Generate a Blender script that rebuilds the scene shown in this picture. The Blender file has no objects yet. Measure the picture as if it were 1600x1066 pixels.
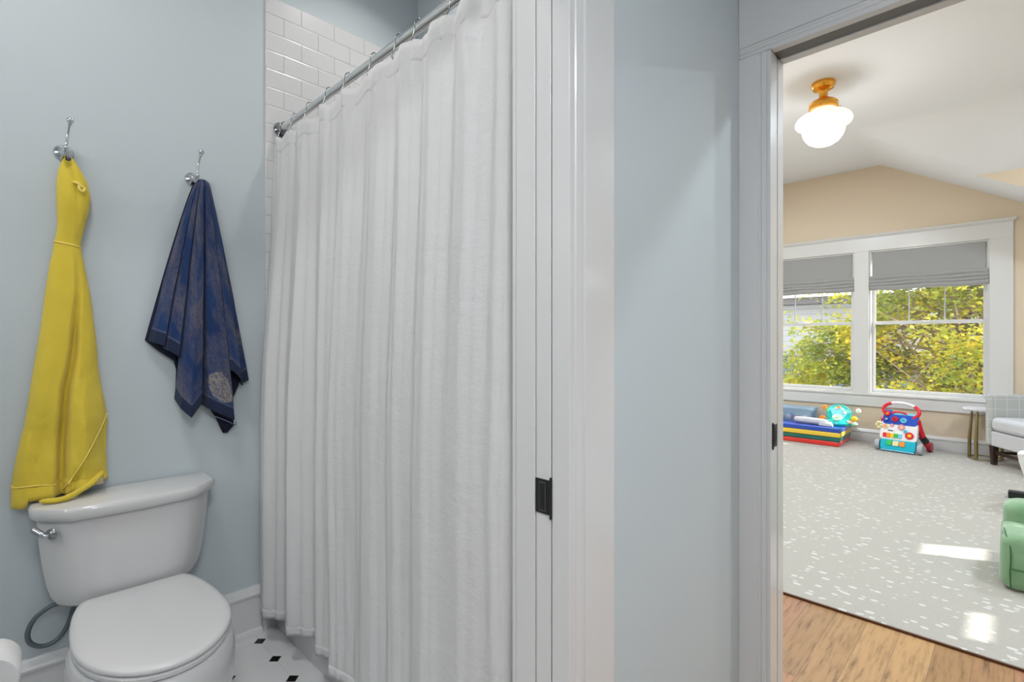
import bpy, bmesh, math, random
from mathutils import Vector, Matrix, noise
from math import sin, cos, pi, radians, sqrt, atan2

# ------------------------------------------------------------------ camera, world, sun, exposure
SC = bpy.context.scene
COL = SC.collection
cam_d = bpy.data.cameras.new('camera')
cam_d.sensor_width = 36.0
cam_d.lens = 36.0 * 794.0 / 1600.0
cam_d.shift_y = -2.0 / 1600.0
cam_d.clip_start = 0.02
cam_d.clip_end = 200
cam = bpy.data.objects.new('camera', cam_d)
cam.location = (0, 0, 1.245)
cam.rotation_euler = (radians(90), 0, radians(44.67 - 90))
COL.objects.link(cam)
SC.camera = cam

world = bpy.data.worlds.new('sky')
SC.world = world
world.use_nodes = True
bgn = world.node_tree.nodes['Background']
bgn.inputs[0].default_value = (0.90, 0.95, 1.0, 1)
bgn.inputs[1].default_value = 3.6

SUN_DIR = Vector((1.65, -2.88, 2.0)).normalized()      # towards the sun
sd = bpy.data.lights.new('sun', 'SUN')
sd.energy = 12.0
sd.angle = radians(0.6)
sd.color = (1.0, 0.95, 0.86)
so = bpy.data.objects.new('sun', sd)
so.rotation_euler = SUN_DIR.to_track_quat('Z', 'Y').to_euler()
so.location = (20, -30, 25)
COL.objects.link(so)

SC.view_settings.view_transform = 'Standard'
SC.view_settings.look = 'None'
SC.view_settings.gamma = 1.0
SC.view_settings.use_curve_mapping = False
SC.view_settings.exposure = 0.0


def area(name, loc, size, power, color=(1, 1, 1), direction=(0, 0, -1), shape='DISK', size_y=None):
    d = bpy.data.lights.new(name, 'AREA')
    d.shape = shape
    d.size = size
    if size_y:
        d.size_y = size_y
    d.energy = power
    d.color = color
    o = bpy.data.objects.new(name, d)
    o.location = loc
    o.rotation_euler = Vector(direction).to_track_quat('-Z', 'Y').to_euler()
    COL.objects.link(o)
    return o


ZB = 3.20   # bathroom ceiling
# lamps of the rooms: (x, y, ceiling height, disc size, power)
DOWNLIGHTS = {
    'tub': (1.22, 1.80, ZB, 0.10, 4.2),
    'bath': (-0.10, 1.30, ZB, 0.40, 13.0),
    'hall': (-0.30, -0.85, 2.75, 0.70, 43.0),
}
BED_FILLS = [(3.0, 1.9), (3.0, -1.2), (5.2, 2.1), (5.2, -1.2)]  # added unseen ceiling lights that brighten the bedroom
BED_POWER = 44.0


# ------------------------------------------------------------------ materials
def mat(name, col, rough=0.5, metal=0.0, spec=0.5, bump=None, coat=0.0, emit=None, trans=0.0, sheen=0.0, ior=1.45, vary=None):
    m = bpy.data.materials.new(name)
    m.use_nodes = True
    nt = m.node_tree
    b = nt.nodes['Principled BSDF']
    b.inputs['Base Color'].default_value = (*col, 1)
    b.inputs['Roughness'].default_value = rough
    b.inputs['Metallic'].default_value = metal
    b.inputs['Specular IOR Level'].default_value = spec
    b.inputs['IOR'].default_value = ior
    b.inputs['Coat Weight'].default_value = coat
    b.inputs['Coat Roughness'].default_value = 0.08
    b.inputs['Transmission Weight'].default_value = trans
    b.inputs['Sheen Weight'].default_value = sheen
    if emit:
        b.inputs['Emission Color'].default_value = (*emit[0], 1)
        b.inputs['Emission Strength'].default_value = emit[1]
    tc = nt.nodes.new('ShaderNodeTexCoord')
    if bump:
        sc_, st = bump[0], bump[1]
        nz = nt.nodes.new('ShaderNodeTexNoise')
        nz.inputs['Scale'].default_value = sc_
        nz.inputs['Detail'].default_value = 4
        bp = nt.nodes.new('ShaderNodeBump')
        bp.inputs['Strength'].default_value = st
        bp.inputs['Distance'].default_value = bump[2] if len(bump) > 2 else 0.002
        nt.links.new(tc.outputs['Object'], nz.inputs['Vector'])
        nt.links.new(nz.outputs['Fac'], bp.inputs['Height'])
        nt.links.new(bp.outputs['Normal'], b.inputs['Normal'])
    if vary:
        nz2 = nt.nodes.new('ShaderNodeTexNoise')
        nz2.inputs['Scale'].default_value = vary[1]
        nz2.inputs['Detail'].default_value = 3
        rp = nt.nodes.new('ShaderNodeValToRGB')
        rp.color_ramp.elements[0].position = 0.35
        rp.color_ramp.elements[1].position = 0.65
        rp.color_ramp.elements[0].color = (*col, 1)
        rp.color_ramp.elements[1].color = (*vary[0], 1)
        nt.links.new(tc.outputs['Object'], nz2.inputs['Vector'])
        nt.links.new(nz2.outputs['Fac'], rp.inputs['Fac'])
        nt.links.new(rp.outputs['Color'], b.inputs['Base Color'])
    return m


class NT:
    """tiny helper to write node maths"""
    def __init__(s, m):
        s.nt = m.node_tree
        s.b = s.nt.nodes['Principled BSDF']

    def n(s, t, **kw):
        x = s.nt.nodes.new(t)
        for k, v in kw.items():
            setattr(x, k, v)
        return x

    def l(s, a, b):
        s.nt.links.new(a, b)

    def math(s, op, a, b=None, c=None):
        x = s.n('ShaderNodeMath', operation=op)
        for i, v in enumerate((a, b, c)):
            if v is None:
                continue
            if isinstance(v, (int, float)):
                x.inputs[i].default_value = v
            else:
                s.l(v, x.inputs[i])
        return x.outputs[0]

    def mix(s, f, a, b):
        x = s.n('ShaderNodeMix', data_type='RGBA')
        for i, v in ((0, f), (6, a), (7, b)):
            if isinstance(v, (int, float)):
                x.inputs[i].default_value = v
            elif isinstance(v, tuple):
                x.inputs[i].default_value = (*v, 1)
            else:
                s.l(v, x.inputs[i])
        return x.outputs[2]

    def obj(s):
        tc = s.n('ShaderNodeTexCoord')
        return tc.outputs['Object']

    def uv(s):
        tc = s.n('ShaderNodeTexCoord')
        return tc.outputs['UV']

    def sep(s, v):
        x = s.n('ShaderNodeSeparateXYZ')
        s.l(v, x.inputs[0])
        return x.outputs

    def comb(s, a, b, c=0.0):
        x = s.n('ShaderNodeCombineXYZ')
        for i, v in enumerate((a, b, c)):
            if isinstance(v, (int, float)):
                x.inputs[i].default_value = v
            else:
                s.l(v, x.inputs[i])
        return x.outputs[0]

    def mapping(s, v, scale=(1, 1, 1), rot=(0, 0, 0), loc=(0, 0, 0)):
        x = s.n('ShaderNodeMapping')
        x.inputs['Scale'].default_value = scale
        x.inputs['Rotation'].default_value = rot
        x.inputs['Location'].default_value = loc
        s.l(v, x.inputs[0])
        return x.outputs[0]

    def noise(s, v, scale, detail=3, rough=0.5):
        x = s.n('ShaderNodeTexNoise')
        x.inputs['Scale'].default_value = scale
        x.inputs['Detail'].default_value = detail
        x.inputs['Roughness'].default_value = rough
        s.l(v, x.inputs['Vector'])
        return x.outputs[0]

    def ramp(s, f, stops):
        x = s.n('ShaderNodeValToRGB')
        e = x.color_ramp.elements
        e[0].position, e[0].color = stops[0][0], (*stops[0][1], 1)
        e[1].position, e[1].color = stops[-1][0], (*stops[-1][1], 1)
        for p, c in stops[1:-1]:
            k = e.new(p)
            k.color = (*c, 1)
        s.l(f, x.inputs[0])
        return x.outputs[0]

    def bump(s, h, strength=0.3, dist=0.002):
        x = s.n('ShaderNodeBump')
        x.inputs['Strength'].default_value = strength
        x.inputs['Distance'].default_value = dist
        s.l(h, x.inputs['Height'])
        s.l(x.outputs[0], s.b.inputs['Normal'])

    def col(s, c):
        s.l(c, s.b.inputs['Base Color'])


M = {}
M['blue_wall'] = mat('pale_blue_paint', (0.525, 0.578, 0.605), 0.55, bump=(160, 0.12, 0.001))
M['white_paint'] = mat('white_wall_paint', (0.78, 0.78, 0.78), 0.6, bump=(120, 0.08, 0.001))
M['tan_wall'] = mat('tan_paint', (0.66, 0.555, 0.42), 0.6, bump=(120, 0.08, 0.001))
M['ceil'] = mat('ceiling_paint', (0.79, 0.81, 0.85), 0.8)
M['trim'] = mat('gloss_white_trim', (0.65, 0.65, 0.65), 0.22, coat=0.3, bump=(30, 0.03, 0.002))
M['dark_gap'] = mat('dark_recess', (0.02, 0.02, 0.02), 0.9)
M['gap_grey'] = mat('grey_track', (0.16, 0.16, 0.16), 0.5)
M['porcelain'] = mat('vitreous_china', (0.62, 0.62, 0.62), 0.12, coat=0.5)
M['seat_plastic'] = mat('white_seat_plastic', (0.63, 0.63, 0.63), 0.25)
M['chrome'] = mat('chrome', (0.62, 0.64, 0.66), 0.13, metal=1.0)
M['brushed'] = mat('brushed_rod', (0.78, 0.78, 0.78), 0.3, metal=1.0)
M['dark_chrome'] = mat('dark_nickel', (0.30, 0.31, 0.32), 0.2, metal=1.0)
M['bronze'] = mat('oiled_bronze', (0.035, 0.035, 0.038), 0.4, metal=0.6)
M['bronze_hi'] = mat('oiled_bronze_edge', (0.12, 0.12, 0.12), 0.35, metal=0.8)
M['hose'] = mat('braided_hose', (0.14, 0.17, 0.19), 0.4, metal=0.5, bump=(600, 0.6, 0.001))
M['paper'] = mat('toilet_paper', (0.80, 0.80, 0.80), 0.9, bump=(80, 0.2, 0.001))
M['brass'] = mat('polished_brass', (0.78, 0.38, 0.06), 0.22, metal=1.0)
M['opal'] = mat('opal_glass', (0.9, 0.86, 0.78), 0.15, emit=((1.0, 0.92, 0.80), 0.55))
M['shade'] = mat('grey_linen_shade', (0.33, 0.33, 0.33), 0.9, bump=(300, 0.3, 0.001))
M['wood_dark'] = mat('espresso_wood', (0.025, 0.014, 0.010), 0.35, vary=((0.06, 0.03, 0.02), 14))
M['gold'] = mat('antique_gold', (0.33, 0.27, 0.12), 0.4, metal=0.9)
M['marble'] = mat('white_tabletop', (0.75, 0.75, 0.78), 0.2, vary=((0.62, 0.62, 0.66), 5))
M['plush'] = mat('green_plush', (0.19, 0.36, 0.19), 0.9, bump=(220, 0.8, 0.003), sheen=0.6, vary=((0.26, 0.45, 0.27), 8))
M['black_plastic'] = mat('black_plastic', (0.015, 0.018, 0.02), 0.35)
M['lt_blue'] = mat('pale_blue_plastic', (0.70, 0.80, 0.92), 0.3)
for n_, c_ in dict(v_blue=(0.02, 0.07, 0.42), v_yellow=(0.85, 0.58, 0.05), v_green=(0.0, 0.14, 0.11), v_red=(0.72, 0.03, 0.02)).items():
    M[n_] = mat('mat_vinyl_' + n_[2:], c_, 0.3, coat=0.6, bump=(60, 0.1, 0.001))
for n_, c_ in dict(p_white=(0.85, 0.85, 0.87), p_blue=(0.01, 0.08, 0.55), p_teal=(0.0, 0.46, 0.62), p_red=(0.75, 0.02, 0.04), p_orange=(0.95, 0.30, 0.03),
                   p_green=(0.05, 0.55, 0.10), p_yellow=(0.95, 0.62, 0.02), p_grey=(0.42, 0.44, 0.48), p_aqua=(0.02, 0.55, 0.50), p_mint=(0.45, 0.85, 0.60),
                   p_sky=(0.20, 0.62, 0.85), p_pink=(0.80, 0.35, 0.40), p_peach=(0.9, 0.62, 0.45), p_dkred=(0.35, 0.01, 0.03), p_cream=(0.85, 0.75, 0.45)).items():
    M[n_] = mat('toy_plastic_' + n_[2:], c_, 0.25)

# thin window glass
m = bpy.data.materials.new('window_glass'); m.use_nodes = True
nt = m.node_tree; nt.nodes.clear()
out = nt.nodes.new('ShaderNodeOutputMaterial'); tr = nt.nodes.new('ShaderNodeBsdfTransparent'); gl = nt.nodes.new('ShaderNodeBsdfGlossy')
gl.inputs['Roughness'].default_value = 0.02
mx = nt.nodes.new('ShaderNodeMixShader'); mx.inputs[0].default_value = 0.05
nt.links.new(tr.outputs[0], mx.inputs[1]); nt.links.new(gl.outputs[0], mx.inputs[2]); nt.links.new(mx.outputs[0], out.inputs[0])
M['glass'] = m

# clear blue-tinted plastic bin
m = bpy.data.materials.new('clear_bin_plastic'); m.use_nodes = True
nt = m.node_tree; nt.nodes.clear()
out = nt.nodes.new('ShaderNodeOutputMaterial'); tr = nt.nodes.new('ShaderNodeBsdfTransparent'); tr.inputs[0].default_value = (0.93, 0.97, 1.0, 1)
gl = nt.nodes.new('ShaderNodeBsdfDiffuse'); gl.inputs[0].default_value = (0.50, 0.66, 0.80, 1)
mx = nt.nodes.new('ShaderNodeMixShader'); mx.inputs[0].default_value = 0.28
nt.links.new(tr.outputs[0], mx.inputs[1]); nt.links.new(gl.outputs[0], mx.inputs[2]); nt.links.new(mx.outputs[0], out.inputs[0])
M['bin'] = m

# octagon-and-dot bathroom floor
m = mat('octagon_dot_tile', (0.7, 0.7, 0.7), 0.2); k = NT(m)
x, y, z = k.sep(k.obj())
PIT = 0.1645
def cell(v, o):
    a = k.math('DIVIDE', k.math('SUBTRACT', v, o), PIT)
    a = k.math('SUBTRACT', k.math('FRACT', k.math('ADD', a, 0.5)), 0.5)
    return k.math('ABSOLUTE', a)
ax, ay = cell(x, 0.7605), cell(y, 2.0505)
sm = k.math('ADD', ax, ay)
dot = k.math('LESS_THAN', sm, 0.148)
g1 = k.math('LESS_THAN', k.math('MINIMUM', ax, ay), 0.006)
g2 = k.math('LESS_THAN', k.math('ABSOLUTE', k.math('SUBTRACT', sm, 0.153)), 0.007)
grout = k.math('MAXIMUM', k.math('MULTIPLY', g1, k.math('SUBTRACT', 1.0, dot)), g2)
c1 = k.mix(dot, (0.70, 0.70, 0.70), (0.006, 0.006, 0.006))
c2 = k.mix(grout, c1, (0.58, 0.58, 0.58))
k.col(c2); k.bump(k.math('SUBTRACT', 1.0, grout), 0.25, 0.001)
M['oct'] = m

# white subway tile: u = along wall, v = height
def subway(name, axis):
    m = mat(name, (0.65, 0.65, 0.65), 0.26); k = NT(m)
    x, y, z = k.sep(k.obj())
    a = x if axis == 'x' else y
    W_, H_ = 0.1556, 0.0795
    row = k.math('FLOOR', k.math('DIVIDE', k.math('SUBTRACT', z, 2.577), H_))
    sh = k.math('MULTIPLY', k.math('ABSOLUTE', k.math('MODULO', row, 2.0)), 0.5)
    fx = k.math('FRACT', k.math('ADD', k.math('DIVIDE', k.math('SUBTRACT', a, 0.886), W_), sh))
    fz = k.math('FRACT', k.math('DIVIDE', k.math('SUBTRACT', z, 2.577), H_))
    dx = k.math('MULTIPLY', k.math('MINIMUM', fx, k.math('SUBTRACT', 1.0, fx)), W_)
    dz = k.math('MULTIPLY', k.math('MINIMUM', fz, k.math('SUBTRACT', 1.0, fz)), H_)
    d = k.math('MINIMUM', dx, dz)
    h = k.math('MINIMUM', k.math('DIVIDE', d, 0.004), 1.0)
    g = k.math('LESS_THAN', d, 0.0014)
    k.col(k.mix(g, (0.65, 0.65, 0.65), (0.45, 0.45, 0.45)))
    k.bump(h, 0.5, 0.002)
    return m
M['subway_x'] = subway('subway_tile_end', 'x')
M['subway_y'] = subway('subway_tile_side', 'y')

# wide plank floor, boards along x
m = mat('wide_plank_oak', (0.5, 0.3, 0.15), 0.38); k = NT(m)
o = k.obj(); x, y, z = k.sep(o)
PW = 0.115
rw = k.math('FLOOR', k.math('DIVIDE', y, PW))
wn = k.n('ShaderNodeTexWhiteNoise', noise_dimensions='1D'); k.l(rw, wn.inputs['W'])
off = k.math('MULTIPLY', wn.outputs['Value'], 1.7)
bl = k.math('FLOOR', k.math('DIVIDE', k.math('ADD', x, off), 1.5))
wn2 = k.n('ShaderNodeTexWhiteNoise', noise_dimensions='2D'); k.l(k.comb(rw, bl), wn2.inputs['Vector'])
fy = k.math('FRACT', k.math('DIVIDE', y, PW)); fx = k.math('FRACT', k.math('DIVIDE', k.math('ADD', x, off), 1.5))
gy = k.math('LESS_THAN', k.math('MINIMUM', fy, k.math('SUBTRACT', 1.0, fy)), 0.012)
gx = k.math('LESS_THAN', k.math('MINIMUM', fx, k.math('SUBTRACT', 1.0, fx)), 0.0012)
gap = k.math('MAXIMUM', gy, gx)
gv = k.comb(k.math('MULTIPLY', x, 2.5), k.math('ADD', k.math('MULTIPLY', y, 22.0), k.math('MULTIPLY', wn2.outputs['Value'], 40.0)), 0.0)
gr = k.noise(gv, 2.2, 6, 0.62)
base = k.ramp(wn2.outputs['Value'], [(0.0, (0.26, 0.155, 0.085)), (0.35, (0.44, 0.22, 0.12)), (0.65, (0.35, 0.205, 0.095)), (1.0, (0.50, 0.30, 0.14))])
grc = k.ramp(gr, [(0.32, (0.36, 0.34, 0.34)), (0.42, (0.80, 0.78, 0.76)), (0.52, (1, 1, 1)), (0.75, (1.12, 1.1, 1.05))])
mm = k.n('ShaderNodeMix', data_type='RGBA', blend_type='MULTIPLY'); mm.inputs[0].default_value = 0.95
k.l(base, mm.inputs[6]); k.l(grc, mm.inputs[7])
vo = k.n('ShaderNodeTexVoronoi'); vo.inputs['Scale'].default_value = 1.0
k.l(k.comb(k.math('MULTIPLY', x, 3.6), k.math('MULTIPLY', y, 6.5), 0.0), vo.inputs['Vector'])
kn = k.math('LESS_THAN', vo.outputs['Distance'], 0.055)
c3 = k.mix(k.math('MULTIPLY', kn, 0.75), mm.outputs[2], (0.10, 0.06, 0.03))
c4 = k.mix(k.math('MULTIPLY', gap, 0.55), c3, (0.16, 0.09, 0.05))
k.col(c4); k.bump(k.math('SUBTRACT', 1.0, gap), 0.2, 0.001)
M['oak'] = m

# beige rug with pale flecks
m = mat('flecked_rug', (0.5, 0.48, 0.44), 0.95, sheen=0.5); k = NT(m)
o = k.obj(); x, y, z = k.sep(o)
wob = k.noise(o, 3.0, 2)
vv = k.comb(k.math('ADD', k.math('MULTIPLY', x, 27.0), wob), k.math('ADD', k.math('MULTIPLY', y, 17.0), wob), 0.0)
vo = k.n('ShaderNodeTexVoronoi'); vo.inputs['Scale'].default_value = 1.0; vo.inputs['Randomness'].default_value = 0.9
k.l(vv, vo.inputs['Vector'])
wn = k.n('ShaderNodeTexWhiteNoise', noise_dimensions='3D'); k.l(vo.outputs['Position'], wn.inputs['Vector'])
th = k.math('ADD', 0.17, k.math('MULTIPLY', wn.outputs['Value'], 0.16))
sp = k.math('LESS_THAN', vo.outputs['Distance'], th)
lines = k.n('ShaderNodeTexWave'); lines.inputs['Scale'].default_value = 48.0; lines.inputs['Distortion'].default_value = 1.5; lines.bands_direction = 'X'
k.l(o, lines.inputs['Vector'])
nz = k.noise(o, 90, 4)
base = k.mix(k.math('MULTIPLY', nz, 0.9), (0.335, 0.32, 0.29), (0.475, 0.455, 0.42))
base2 = k.mix(k.math('MULTIPLY', lines.outputs['Fac'], 0.25), base, (0.38, 0.365, 0.335))
k.col(k.mix(k.math('MULTIPLY', sp, 0.72), base2, (0.72, 0.72, 0.715)))
k.bump(k.math('ADD', nz, k.math('MULTIPLY', sp, 0.4)), 0.7, 0.004)
M['rug'] = m

# white linen curtain
m = mat('white_linen', (0.70, 0.70, 0.70), 0.85, spec=0.2); k = NT(m)
o = k.obj()
w1 = k.noise(k.mapping(o, (90, 90, 700)), 1.0, 2); w2 = k.noise(k.mapping(o, (500, 500, 40)), 1.0, 2)
cr = k.noise(k.mapping(o, (14, 14, 22)), 1.0, 5, 0.65)
hh = k.math('ADD', k.math('ADD', k.math('MULTIPLY', w1, 0.25), k.math('MULTIPLY', w2, 0.25)), k.math('MULTIPLY', cr, 1.6))
k.bump(hh, 0.40, 0.006)
tl = k.n('ShaderNodeBsdfTranslucent'); tl.inputs[0].default_value = (0.8, 0.8, 0.8, 1)
mx = k.n('ShaderNodeMixShader'); mx.inputs[0].default_value = 0.15
outn = k.nt.nodes['Material Output']
k.l(k.b.outputs[0], mx.inputs[1]); k.l(tl.outputs[0], mx.inputs[2]); k.l(mx.outputs[0], outn.inputs[0])
M['linen'] = m
M['liner'] = mat('frosted_liner', (0.66, 0.66, 0.66), 0.4)

# yellow terry
m = mat('yellow_terry', (0.80, 0.60, 0.04), 0.95, sheen=0.15); k = NT(m)
o = k.obj()
f1 = k.noise(k.mapping(o, (120, 120, 420)), 1.0, 3); f2 = k.noise(o, 700, 2); f3 = k.noise(o, 9, 3)
k.col(k.mix(f3, (0.64, 0.475, 0.040), (0.78, 0.61, 0.065)))
k.bump(k.math('ADD', k.math('ADD', f1, f2), k.math('MULTIPLY', f3, 2.5)), 0.5, 0.003)
M['terry'] = m
M['terry_pale'] = mat('pale_yellow_trim', (0.86, 0.68, 0.16), 0.9)

# blue patterned terry; uv: u across the towel, v = metres above the hem
m = mat('blue_pattern_terry', (0.04, 0.1, 0.3), 0.95, sheen=0.1); k = NT(m)
u, v, _ = k.sep(k.uv())
uvv = k.comb(k.math('MULTIPLY', u, 1.0), v, 0.0)
p1 = k.noise(k.mapping(uvv, (4.5, 4.2, 1)), 1.0, 4, 0.6)
p2 = k.noise(k.mapping(uvv, (60, 60, 1)), 1.0, 5, 0.8)
p3 = k.noise(k.mapping(uvv, (7, 5, 1), loc=(3, 7, 0)), 1.0, 3, 0.6)
bl = k.mix(p3, (0.006, 0.018, 0.075), (0.012, 0.050, 0.165))
fac = k.math('MULTIPLY', k.math('SMOOTH_MIN', k.math('MAXIMUM', k.math('MULTIPLY', k.math('SUBTRACT', p1, 0.43), 7.0), 0.0), 1.0, 0.1), k.math('MULTIPLY', k.math('SUBTRACT', p2, 0.30), 2.4))
c5 = k.mix(k.math('MINIMUM', fac, 0.8), bl, (0.15, 0.13, 0.14))
# pale scroll motif low on one fold
mo = k.math('LESS_THAN', k.math('ADD', k.math('ADD', k.math('POWER', k.math('ABSOLUTE', k.math('DIVIDE', k.math('SUBTRACT', v, 0.110), 0.058)), 2.0), k.math('POWER', k.math('ABSOLUTE', k.math('DIVIDE', k.math('SUBTRACT', u, 0.672), 0.062)), 2.0)), k.math('MULTIPLY', k.math('SUBTRACT', p3, 0.5), 2.5)), 1.0)
mo2 = k.math('MULTIPLY', mo, k.math('MINIMUM', 1.0, k.math('MAXIMUM', 0.0, k.math('MULTIPLY', k.math('SUBTRACT', p2, 0.36), 5.0))))
c6 = k.mix(k.math('MULTIPLY', mo2, 0.9), c5, (0.30, 0.27, 0.24))
band = k.math('LESS_THAN', v, 0.045)
c7 = k.mix(band, c6, (0.010, 0.020, 0.055))
edge = k.math('LESS_THAN', k.math('ABSOLUTE', k.math('SUBTRACT', v, 0.049)), 0.004)
c8 = k.mix(k.math('MULTIPLY', edge, 0.5), c7, (0.10, 0.12, 0.18))
k.col(c8)
k.bump(k.noise(k.obj(), 500, 3), 0.8, 0.003)
M['blue_terry'] = m
M['navy'] = mat('navy_terry_back', (0.008, 0.012, 0.03), 0.95, bump=(400, 0.6, 0.002))

# windowpane check upholstery
m = mat('windowpane_check', (0.5, 0.5, 0.48), 0.95); k = NT(m)
x, y, z = k.sep(k.obj())
def ln(v, p, w):
    f = k.math('FRACT', k.math('DIVIDE', v, p))
    return k.math('LESS_THAN', k.math('ABSOLUTE', k.math('SUBTRACT', f, 0.5)), w)
g = k.math('MAXIMUM', k.math('MAXIMUM', ln(y, 0.10, 0.03), ln(x, 0.10, 0.03)), ln(z, 0.10, 0.03))
k.col(k.mix(g, (0.46, 0.47, 0.46), (0.60, 0.61, 0.61)))
k.bump(k.noise(k.obj(), 300, 2), 0.4, 0.002)
M['check'] = m
M['cushion'] = mat('grey_white_linen', (0.60, 0.61, 0.65), 0.95, bump=(250, 0.4, 0.002))

# outdoors
m = mat('white_lap_siding', (0.45, 0.45, 0.46), 0.7); k = NT(m)
x, y, z = k.sep(k.obj())
fz = k.math('FRACT', k.math('DIVIDE', z, 0.15))
k.col(k.mix(k.math('LESS_THAN', fz, 0.10), (0.40, 0.40, 0.41), (0.26, 0.27, 0.29)))
k.bump(fz, 0.6, 0.02)
M['siding'] = m
M['shingle'] = mat('blue_grey_shingle', (0.07, 0.085, 0.12), 0.85, vary=((0.13, 0.155, 0.20), 6))
M['soffit'] = mat('grey_soffit', (0.12, 0.115, 0.12), 0.8)
M['pale_roof'] = mat('pale_metal_roof', (0.85, 0.85, 0.84), 0.5)
M['ground'] = mat('pale_gravel', (0.62, 0.60, 0.55), 0.95, vary=((0.45, 0.48, 0.34), 0.6))
M['bark'] = mat('pale_bark', (0.42, 0.34, 0.25), 0.9, vary=((0.22, 0.17, 0.12), 6))
m = bpy.data.materials.new('maple_leaves'); m.use_nodes = True
k = NT(m); o = k.obj()
n1 = k.noise(o, 1.1, 3); n2 = k.noise(o, 7.0, 2)
s_ = k.math('ADD', k.math('MULTIPLY', n1, 0.6), k.math('MULTIPLY', n2, 0.4))
lc = k.ramp(s_, [(0.36, (0.14, 0.21, 0.03)), (0.47, (0.30, 0.36, 0.05)), (0.56, (0.62, 0.56, 0.06)), (0.66, (0.90, 0.70, 0.07))])
k.col(lc); k.b.inputs['Roughness'].default_value = 0.6
tl = k.n('ShaderNodeBsdfTranslucent'); k.l(lc, tl.inputs[0])
mx = k.n('ShaderNodeMixShader'); mx.inputs[0].default_value = 0.55
k.l(k.b.outputs[0], mx.inputs[1]); k.l(tl.outputs[0], mx.inputs[2]); k.l(mx.outputs[0], k.nt.nodes['Material Output'].inputs[0])
M['leaf'] = m


# ------------------------------------------------------------------ mesh helpers
def box(bm, x0, x1, y0, y1, z0, z1, mi=0):
    v = [bm.verts.new(p) for p in ((x0, y0, z0), (x1, y0, z0), (x1, y1, z0), (x0, y1, z0), (x0, y0, z1), (x1, y0, z1), (x1, y1, z1), (x0, y1, z1))]
    for f in ((0, 3, 2, 1), (4, 5, 6, 7), (0, 1, 5, 4), (1, 2, 6, 5), (2, 3, 7, 6), (3, 0, 4, 7)):
        bm.faces.new([v[i] for i in f]).material_index = mi
    return v


def loft(bm, rings, caps=True, mi=0, closed=True):
    """rings: lists of points, same count"""
    R = [[bm.verts.new(p) for p in r] for r in rings]
    n = len(R[0])
    for a, b in zip(R[:-1], R[1:]):
        for i in range(n if closed else n - 1):
            j = (i + 1) % n
            bm.faces.new((a[i], a[j], b[j], b[i])).material_index = mi
    if caps:
        bm.faces.new(R[0][::-1]).material_index = mi
        bm.faces.new(R[-1]).material_index = mi
    return R


def prism(bm, poly, z0, z1):
    loft(bm, [[(x, y, z0) for x, y in poly], [(x, y, z1) for x, y in poly]])


def lathe(bm, prof, c=(0, 0, 0), axis=(0, 0, 1), seg=32, mi=0, caps=True):
    q = Vector((0, 0, 1)).rotation_difference(Vector(axis).normalized())
    c = Vector(c)
    rings = []
    for r, h in prof:
        r = max(r, 0.0004)
        rings.append([c + q @ Vector((r * cos(2 * pi * i / seg), r * sin(2 * pi * i / seg), h)) for i in range(seg)])
    loft(bm, rings, caps, mi)


def tube(bm, pts, r, seg=12, closed=False, mi=0):
    P = [Vector(p) for p in pts]
    n = len(P)
    rr = r if isinstance(r, (list, tuple)) else [r] * n
    rings = []
    up = None
    for i in range(n):
        if closed:
            t = P[(i + 1) % n] - P[i - 1]
        else:
            t = P[min(i + 1, n - 1)] - P[max(i - 1, 0)]
        t.normalize()
        if up is None:
            up = t.orthogonal().normalized()
        up = (up - t * up.dot(t)).normalized()
        s = t.cross(up)
        rings.append([P[i] + (up * cos(2 * pi * k / seg) + s * sin(2 * pi * k / seg)) * rr[i] for k in range(seg)])
    if closed:
        rings.append(rings[0])
        loft(bm, rings, False, mi)
        bmesh.ops.remove_doubles(bm, verts=bm.verts, dist=1e-6)
    else:
        loft(bm, rings, True, mi)


def curve_pts(ctrl, n=8):
    """Catmull-Rom"""
    P = [Vector(p) for p in ctrl]
    P = [P[0] * 2 - P[1]] + P + [P[-1] * 2 - P[-2]]
    out = []
    for i in range(1, len(P) - 2):
        for j in range(n):
            t = j / n
            a, b, c, d = P[i - 1:i + 3]
            out.append(0.5 * ((2 * b) + (c - a) * t + (2 * a - 5 * b + 4 * c - d) * t * t + (3 * b - a - 3 * c + d) * t ** 3))
    out.append(P[-2])
    return out


def sphere(bm, c, r, seg=20, sc=(1, 1, 1)):
    mt = Matrix.Translation(c) @ Matrix.Diagonal((r * sc[0], r * sc[1], r * sc[2], 1))
    bmesh.ops.create_uvsphere(bm, u_segments=seg, v_segments=seg // 2, radius=1, matrix=mt)


def interp(tab, t):
    """piecewise cosine-free linear table lookup: tab [(t, a, b...)]"""
    if t <= tab[0][0]:
        return tab[0][1:]
    for p, q in zip(tab[:-1], tab[1:]):
        if t <= q[0]:
            f = (t - p[0]) / (q[0] - p[0])
            return tuple(a + (b - a) * f for a, b in zip(p[1:], q[1:]))
    return tab[-1][1:]


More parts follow.
